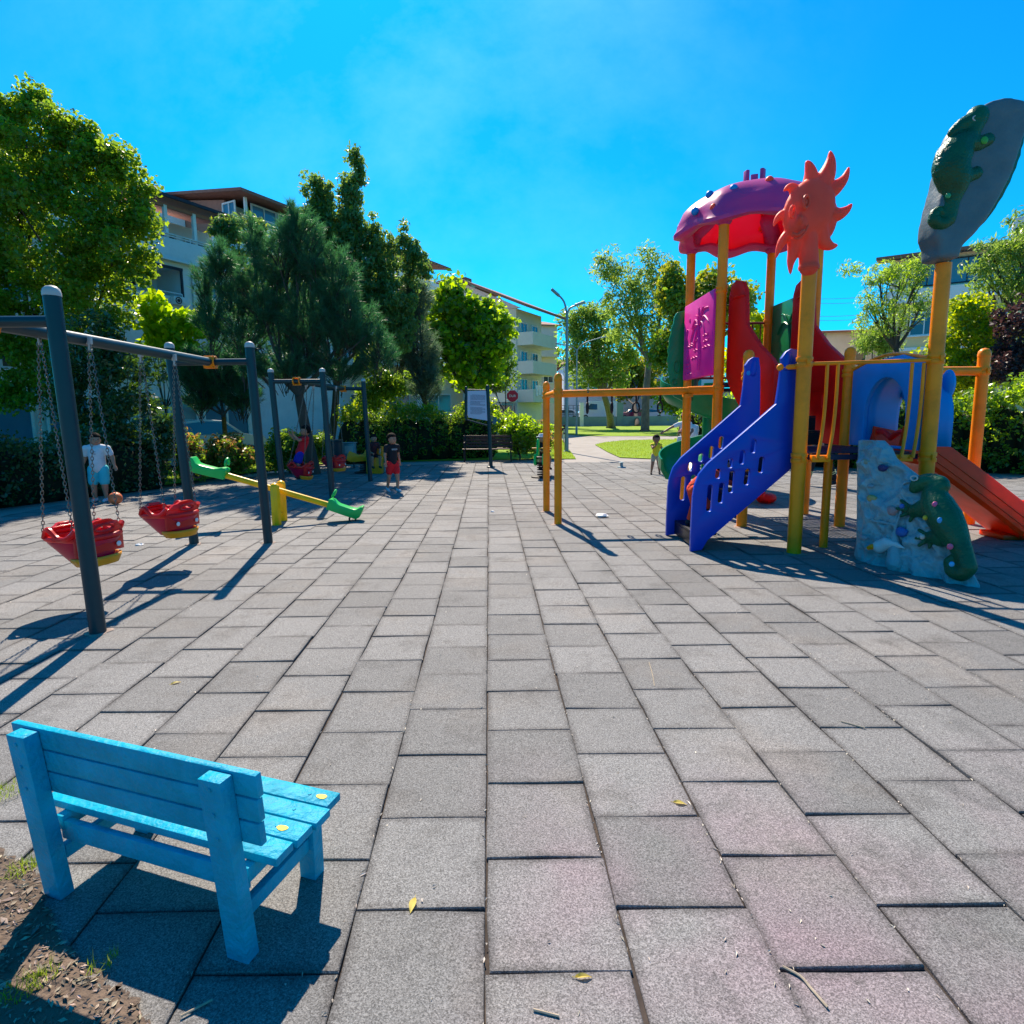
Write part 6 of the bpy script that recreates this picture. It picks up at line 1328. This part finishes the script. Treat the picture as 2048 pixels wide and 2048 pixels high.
# ================================================================ people
SKIN = MAT('skin', (.42, .20, .125), .5, var=.06, vs=8); SKIN2 = MAT('tanned_skin', (.30, .14, .085), .5, var=.06, vs=8)
HAIR = MAT('dark_hair', (.012, .009, .008), .8, var=.3, vs=60, bump=.6, bs=90, spec=.1)
def person(loc, yaw, h, label, pose, shirt, shorts, shoes, hair='short', skin=SKIN, stout=1.0, sleeve=.55, leglen=.55, head_yaw=0, headr=None, hat=None, hem=.50, extra=None, tilt=0):
    """standing figure facing local -Y; the pose gives joints in fractions of the height"""
    rt = root('person', loc, label, 'person'); loc = V(loc); R = Matrix.Rotation(yaw, 3, 'Z'); s = stout
    if tilt: R = R @ Matrix.Rotation(tilt, 3, 'X')
    T = lambda p: loc + R @ (V(p) * h)
    hr = headr or .075
    J = dict(neck=(0, .005, .835), head=(0, -.01, .925), chest=(0, 0, .74), waist=(0, 0, .60), pelvis=(0, .005, .52), shL=(-.105 * s, 0, .79), shR=(.105 * s, 0, .79), elL=(-.15 * s, .01, .645), elR=(.15 * s, .01, .645), wrL=(-.16 * s, -.03, .51), wrR=(.16 * s, -.03, .51),
             hiL=(-.052 * s, 0, .49), hiR=(.052 * s, 0, .49), knL=(-.06 * s, -.01, .27), knR=(.06 * s, -.01, .27), anL=(-.06 * s, .01, .045), anR=(.06 * s, .01, .045), hdL=(0, 0, -1), hdR=(0, 0, -1), ftL=(0, -1, 0), ftR=(0, -1, 0)); J.update(pose)
    Q = {k: (T(v) if not k.startswith(('hd', 'ft')) else (R @ V(v)).normalized()) for k, v in J.items()}
    HR = R @ Matrix.Rotation(head_yaw, 3, 'Z')
    mb = MB(); C = lambda a, b, r1, r2, m=mb: m.capsule(a, b, r1 * h, r2 * h, 12)
    hc = Q['head']; mb.sph(hc, (hr * h * .86, hr * h * .98, hr * h * 1.12), 18, 12, HR); mb.sph(hc + HR @ V((0, -hr * .42, -hr * .42)) * h, (hr * h * .6, hr * h * .55, hr * h * .6), 14, 8, HR)
    mb.sph(hc + HR @ V((0, -hr * 1.0, -hr * .15)) * h, (hr * h * .13, hr * h * .2, hr * h * .2), 8, 6, HR)
    for sx in (-1, 1): mb.sph(hc + HR @ V((sx * hr * .88, .0, -hr * .1)) * h, (hr * h * .1, hr * h * .17, hr * h * .26), 8, 6, HR)
    C(Q['neck'] - (Q['neck'] - Q['chest']) * .2, hc - (hc - Q['neck']) * .4, .032 * s, .030 * s)
    C(Q['shL'], Q['shR'], .042 * s, .042 * s); C(Q['chest'], Q['waist'], .075 * s, .068 * s); C(Q['waist'], Q['pelvis'], .068 * s, .072 * s); C(Q['hiL'], Q['hiR'], .05 * s, .05 * s)
    for k in 'LR':
        C(Q['sh' + k], Q['el' + k], .033 * s, .026 * s); C(Q['el' + k], Q['wr' + k], .026 * s, .018)
        C(Q['hi' + k], Q['kn' + k], .055 * s, .037 * s); C(Q['kn' + k], Q['an' + k], .038 * s, .022)
        C(Q['an' + k], Q['an' + k] + Q['ft' + k] * .085 * h + V((0, 0, -.028 * h)), .022, .017)
        d = Q['hd' + k]; w0 = Q['wr' + k]; sd_ = d.cross(R @ V((0, 1, 0))); sd_ = sd_.normalized() if sd_.length > .2 else d.cross(R @ V((1, 0, 0))).normalized(); nr = d.cross(sd_)
        pal = w0 + d * .035 * h
        mb.capsule(w0, pal, .017 * h, .019 * h, 10); mb.sph(pal, (.022 * h,) * 3, 10, 6)
        for i, (o_, l) in enumerate(((-.018, .040), (-.006, .046), (.006, .043), (.017, .034))):
            b0 = pal + sd_ * o_ * h + d * .012 * h; b1 = b0 + d * l * .55 * h + nr * .004 * h; b2 = b1 + d * l * .40 * h + nr * .016 * h; mb.capsule(b0, b1, .0075 * h, .007 * h, 8); mb.capsule(b1, b2, .007 * h, .006 * h, 8)
        tb = w0 + d * .018 * h - sd_ * .016 * h; mb.capsule(tb, tb + (d * .7 - sd_ * .7) * .03 * h, .009 * h, .0075 * h, 8)
    body = part(mb, 'body', skin, rt, remesh=.0065 * h, smit=3)
    # shirt
    mb = MB(); e = .012; C2 = lambda a, b, r1, r2: mb.capsule(a, b, r1 * h, r2 * h, 14)
    C2(Q['shL'], Q['shR'], .047 * s, .047 * s); C2(Q['chest'], Q['waist'], .088 * s, .082 * s); C2(Q['waist'], lerp(Q['waist'], Q['pelvis'], .9), .084 * s, .084 * s)
    C2(lerp(Q['shL'], Q['shR'], .25), lerp(Q['shL'], Q['shR'], .75), .058 * s, .058 * s)
    for k in 'LR':
        if sleeve <= 1: C2(Q['sh' + k], lerp(Q['sh' + k], Q['el' + k], sleeve), .044 * s, .040 * s)
        else: C2(Q['sh' + k], Q['el' + k], .044 * s, .036 * s); C2(Q['el' + k], lerp(Q['el' + k], Q['wr' + k], sleeve - 1), .036 * s, .026 * s)
    sh = part(mb, 'shirt', shirt, rt, remesh=.008 * h, smit=3)
    s = s if s < 1.1 else s * .86
    mb = MB(); C2(Q['hiL'], Q['hiR'], .066 * s, .066 * s); C2(lerp(Q['waist'], Q['pelvis'], .7), Q['pelvis'], .074 * s, .076 * s)
    for k in 'LR':
        if leglen <= 1: C2(Q['hi' + k], lerp(Q['hi' + k], Q['kn' + k], leglen), .068 * s, .062 * s)
        else: C2(Q['hi' + k], Q['kn' + k], .066 * s, .048 * s); C2(Q['kn' + k], lerp(Q['kn' + k], Q['an' + k], leglen - 1), .048 * s, .036 * s)
    part(mb, 'trousers' if leglen > 1 else 'shorts', shorts, rt, remesh=.008 * h, smit=3)
    for k in 'LR':
        mb = MB(); a = Q['an' + k]; f = Q['ft' + k]; mb.capsule(a - f * .012 * h - V((0, 0, .014 * h)), a + f * .095 * h - V((0, 0, .026 * h)), .030 * h, .024 * h, 12); mb.capsule(a, a - f * .005 * h, .028 * h, .030 * h, 10); part(mb, 'shoe', shoes, rt, remesh=.008 * h)
    if hair:
        mb = MB(); mb.sph(hc + HR @ V((0, hr * .12, hr * .22)) * h, (hr * h * .96, hr * h * 1.0, hr * h * 1.05), 18, 12, HR)
        mb.v = [v for v in mb.v]
        cut = [];
        mb2 = MB()
        for a in range(26):
            an = a / 26 * 2 * math.pi; rr = random.Random(a)
        # the cap is cut away over the face
        inv = HR.inverted(); keep = [not ((inv @ (V(v) - hc)).y < -hr * h * .45 and (inv @ (V(v) - hc)).z < hr * h * .42) and (inv @ (V(v) - hc)).z > -hr * h * (.55 if (inv @ (V(v) - hc)).y > 0 else .0) for v in mb.v]
        mb.f = [f for f in mb.f if all(keep[i] for i in f)]; part(mb, 'hair', HAIR, rt, smooth=True, solid=.012 * h * 1.2)
    for sx in (-1, 1):
        mb = MB(); mb.sph(hc + HR @ V((sx * hr * .34, -hr * .90, hr * .04)) * h, (hr * h * .10, hr * h * .07, hr * h * .06), 8, 6, HR); part(mb, 'eye', HAIR, rt)
    mb = MB(); mb.sph(hc + HR @ V((0, -hr * .97, -hr * .52)) * h, (hr * h * .22, hr * h * .07, hr * h * .05), 8, 6, HR); part(mb, 'mouth', MAT('lips', (.35, .10, .08), .5), rt)
    if hat:
        mb = MB(); q = hc + HR @ V((0, 0, hr * .45)) * h; mb.lathe(q, [(hr * h * 1.55, -.004), (hr * h * 1.5, .01), (hr * h * 1.02, .012), (hr * h * .98, hr * h * .5), (hr * h * .7, hr * h * .85), (0, hr * h * .9)], 20, R=HR); part(mb, 'hat', hat, rt, smooth=True)
    return rt, Q, sh
def cloth(name, col, r=.85): return MAT(name, col, r, var=.12, vs=9, bump=.5, bs=14)
WH = cloth('white_cotton', (.62, .64, .66)); BK = cloth('black_cotton', (.012, .013, .018)); RD_ = cloth('red_cotton', (.62, .012, .02)); CY_ = cloth('turquoise_cotton', (.05, .48, .55)); NB = cloth('blue_cotton', (.01, .02, .35)); GR = cloth('grey_cloth', (.25, .27, .3))
YE = cloth('yellow_cotton', (.75, .6, .03)); MR = cloth('maroon_cotton', (.06, .015, .02)); BG = cloth('beige_cotton', (.45, .36, .26)); SHW = cloth('pale_shoes', (.45, .5, .55)); SHB = cloth('dark_shoes', (.02, .02, .025)); ORG = cloth('orange_red_cotton', (.75, .06, .02))
# boy in white and turquoise shorts with the ball
g = G(203, 1003)
rt, Q, sh = person(g, rad(15), 1.22, 'stout boy in white T-shirt and turquoise shorts standing by the hedge', dict(elR=(.19, .02, .66), wrR=(.225, -.03, .545), elL=(-.17, .03, .66), wrL=(-.19, -.02, .55), anR=(.075, -.02, .045), knR=(.075, -.03, .27), hdR=(.4, -.1, -1)), WH, CY_, SHW, stout=1.28, head_yaw=rad(30), leglen=.85, headr=.08)
mb = MB(); c = (Q['chest'] + Q['neck']) / 2; f = (Q['shR'] - Q['shL']).normalized(); fw = V((f.y, -f.x, 0))
for i, (a, b) in enumerate(((-.02, .02), (-.045, .0), (-.02, -.025))):
    q = Q['chest'] + fw * (.0885 * 1.28 * 1.22 + .006) + V((0, 0, -.0 + b)); mb.box(q + f * (a + .03), (.055, .006, .010), Matrix((f, fw, z_)).transposed())
part(mb, 'chest_print', GR, rt)
# boy in black shirt and red shorts walking
g = G(787, 983)
rt, Q, sh = person(g, rad(38), 1.14, 'boy in black T-shirt and red shorts walking out of the tree shade', dict(anL=(-.05, .13, .06), knL=(-.06, .03, .27), anR=(.05, -.07, .045), knR=(.06, -.05, .27), elR=(.14, .05, .66), wrR=(.15, .02, .54), elL=(-.15, -.02, .65), wrL=(-.17, -.08, .54), ftL=(0, -1, -.5)), BK, RD_, SHW, head_yaw=rad(15), headr=.082, leglen=.62)
f = (Q['shR'] - Q['shL']).normalized(); fw = V((f.y, -f.x, 0)); c = Q['chest'] + fw * (.088 * 1.14 + .008)
text('DETROIT', c + V((0, 0, .0)), .052, WH, rt, 'shirt_print', (rad(90), 0, math.atan2(f.y, f.x)), .001) if False else None
mb = MB()
for k in range(6):
    x = -.05 + k * .02
    for (a, b, w_, hh) in ((-.006, 0, .003, .03), (.006, 0, .003, .03), (0, .014 if k % 2 else -.014, .012, .003), (0, 0, .012, .003)): mb.box(c + f * (x + a) + V((0, 0, b + .01)), (w_, .002, hh), Matrix((f, fw, z_)).transposed())
part(mb, 'shirt_print', WH, rt); bpy.data.objects['shirt_print']['kind'] = 'stuff'
# boy in red standing on the swing, holding the chains
sw = V((-3.86, 11.3, 0)); feet = V((s3.location.x + .12, 11.3, s3.location.z + .38 - .0))
g = AT(600, 958, 11.3)
rt, Q, sh = person(V((g.x + .03, 11.28, g.z)), rad(-62), 1.02, 'boy in red T-shirt and blue shorts standing on a swing, gripping the chains', dict(
    pelvis=(0, -.0, .50), waist=(0, .04, .58), chest=(0, .09, .72), neck=(0, .14, .82), head=(0, .12, .91), shL=(-.10, .12, .77), shR=(.10, .12, .77), elL=(-.16, -.06, .76), elR=(.17, -.03, .74), wrL=(-.15, -.15, .87), wrR=(.17, -.13, .86), hdL=(0, 0, 1), hdR=(0, 0, 1),
    hiL=(-.05, .0, .47), hiR=(.05, .0, .47), knL=(-.06, -.09, .27), knR=(.06, -.05, .26), anL=(-.06, .02, .06), anR=(.05, .02, .05)), RD_, NB, SHB, head_yaw=rad(10), headr=.085, leglen=.6)
# child sitting on the amber rider
g = G(748, 948)
rt, Q, sh = person(V((g.x, g.y + .1, -.05)), rad(30), 1.06, 'child in dark maroon top sitting behind the far swing post', dict(pelvis=(0, .06, .50), waist=(0, .04, .57), hiL=(-.06, .04, .47), hiR=(.06, .04, .47), knL=(-.1, -.17, .46), knR=(.10, -.17, .46), anL=(-.09, -.14, .24), anR=(.09, -.14, .24), wrL=(-.08, -.18, .56), wrR=(.08, -.18, .56), elL=(-.15, -.02, .62), elR=(.15, -.02, .62), hdL=(0, -1, 0), hdR=(0, -1, 0)), MR, MR, SHB, headr=.085, skin=SKIN)
mb = MB(); b = V((g.x, g.y + .16, 0)); mb.mm((b.x - .2, b.y - .16, .0), (b.x + .2, b.y + .18, .43)); mb.mm((b.x - .2, b.y + .12, .431), (b.x + .2, b.y + .18, .72)); solo(mb, 'stool', M['swingo'], 'amber block seat under the child in maroon', 'stool', bevel=.02)
# toddler in yellow
g = G(1311, 948.5)
person(g, rad(-12), .98, 'toddler in yellow sleeveless top walking near the green slide', dict(head=(0, -.02, .90), neck=(0, 0, .80), shL=(-.10, 0, .75), shR=(.10, 0, .75), elL=(-.09, -.11, .68), wrL=(-.02, -.15, .74), hdL=(.3, -.2, .9), elR=(.16, .02, .62), wrR=(.22, .0, .50), hdR=(.4, 0, -1), anL=(-.11, -.04, .045), knL=(-.08, -.05, .27), anR=(.10, .02, .045), knR=(.075, -.02, .27)), YE, BG, SHB, headr=.092, skin=SKIN2, sleeve=.1, leglen=.6, stout=1.1)
# woman with a hat reaching to the left, child in front of her, another adult
g = V((AT(1368, 880, 17.6).x, 17.6, 0))
person(g, rad(-20), 1.52, 'woman in white T-shirt and patterned hat stretching an arm to the left', dict(elL=(-.24, -.06, .73), wrL=(-.37, -.12, .65), hdL=(-1, -.3, -.6), elR=(.16, -.04, .66), wrR=(.12, -.14, .60), hdR=(0, -1, 0)), WH, WH, SHB, hat=MAT('patterned_hat', (.25, .16, .14), .8, var=.6, vs=30, dirt=.7, dcol=(.5, .45, .4), ds=14), leglen=1.9, headr=.068, skin=SKIN2)
g = V((AT(1366, 880, 16.6).x, 16.6, 0))
person(g, rad(-30), 1.05, 'small child in white T-shirt and pink cap in front of the woman', dict(), WH, BG, SHB, hat=MAT('pink_cap', (.45, .22, .2), .8), headr=.088, skin=SKIN2)
g = V((AT(1386, 880, 18.2).x, 18.2, 0))
person(g, rad(200), 1.5, 'adult in loose white shirt bending behind the yellow post', dict(head=(0, -.12, .80), neck=(0, -.08, .76), chest=(0, -.04, .68), shL=(-.11, -.05, .72), shR=(.11, -.05, .72), elL=(-.16, -.08, .6), elR=(.16, -.08, .6), wrL=(-.14, -.16, .5), wrR=(.14, -.16, .5)), WH, WH, SHB, leglen=1.9, headr=.068, stout=1.2)
# adult in dark uniform with reflective bands behind the lower deck
g = G(1640, 972)
rt, Q, sh = person(g, rad(-78), 1.72, 'adult in dark trousers with reflective bands walking behind the lower deck', dict(anL=(-.05, -.15, .045), knL=(-.05, -.10, .27), anR=(.05, .16, .06), knR=(.05, .06, .27), elL=(-.13, .06, .64), elR=(.13, -.04, .64), wrR=(.14, -.12, .54), wrL=(-.14, .06, .52)), BK, BK, SHB, leglen=1.85, headr=.066, sleeve=1.6)
for k in 'LR':
    for t in (.42, .52):
        mb = MB(); a = lerp(Q['kn' + k], Q['an' + k], t); b = lerp(Q['kn' + k], Q['an' + k], t + .035); mb.tube([a, b], [.046 * 1.72, .044 * 1.72], 16); part(mb, 'reflective_band', MAT('reflective_yellow', (.75, .8, .35), .4), rt)
# child in red climbing the blue stairs
g = V((2.10, 6.74, .20))
person(g, rad(90), .98, 'child in orange red clothes climbing the lowest blue stairs', dict(pelvis=(0, -.02, .46), waist=(0, -.08, .52), chest=(0, -.20, .60), neck=(0, -.28, .66), head=(0, -.34, .72), shL=(-.1, -.22, .64), shR=(.1, -.22, .64), elL=(-.13, -.34, .55), elR=(.13, -.34, .55), wrL=(-.11, -.46, .50), wrR=(.11, -.46, .50), hdL=(0, -1, -.3), hdR=(0, -1, -.3), knL=(-.07, -.16, .26), knR=(.07, -.05, .25), hiL=(-.06, -.01, .44), hiR=(.06, -.01, .44), anL=(-.06, -.06, .245), anR=(.06, .02, .045)), ORG, ORG, SHB, headr=.088, sleeve=1.7, leglen=1.8)
# child on the green rider and a far walker beside the lamp
g = G(1083, 950)
person(V((g.x + .02, g.y + .12, -.12)), rad(20), 1.12, 'child in pale cap sitting on the green spring rider', dict(pelvis=(0, .06, .52), hiL=(-.06, .04, .50), hiR=(.06, .04, .50), knL=(-.12, -.17, .50), knR=(.12, -.17, .50), anL=(-.12, -.15, .28), anR=(.12, -.15, .28), wrL=(-.1, -.2, .66), wrR=(.1, -.2, .66), elL=(-.15, -.05, .66), elR=(.15, -.05, .66), hdL=(0, -1, 0), hdR=(0, -1, 0)), BK, BK, SHB, headr=.085, hat=WH)
g = G(1131, 886)
rt, Q, sh = person(V((g.x, g.y + .6, 0)), rad(160), .95, 'child in black and white striped top beside the near street lamp', dict(anL=(-.07, -.1, .045)), BK, WH, SHB, headr=.085, sleeve=1.4, leglen=1.5)
for i in range(4):
    mb = MB(); c = lerp(Q['chest'], Q['pelvis'], i / 4.5); mb.lathe(c, [(.089 * .95, -.012), (.091 * .95, 0), (.089 * .95, .012)], 18); part(mb, 'stripe', WH, rt)
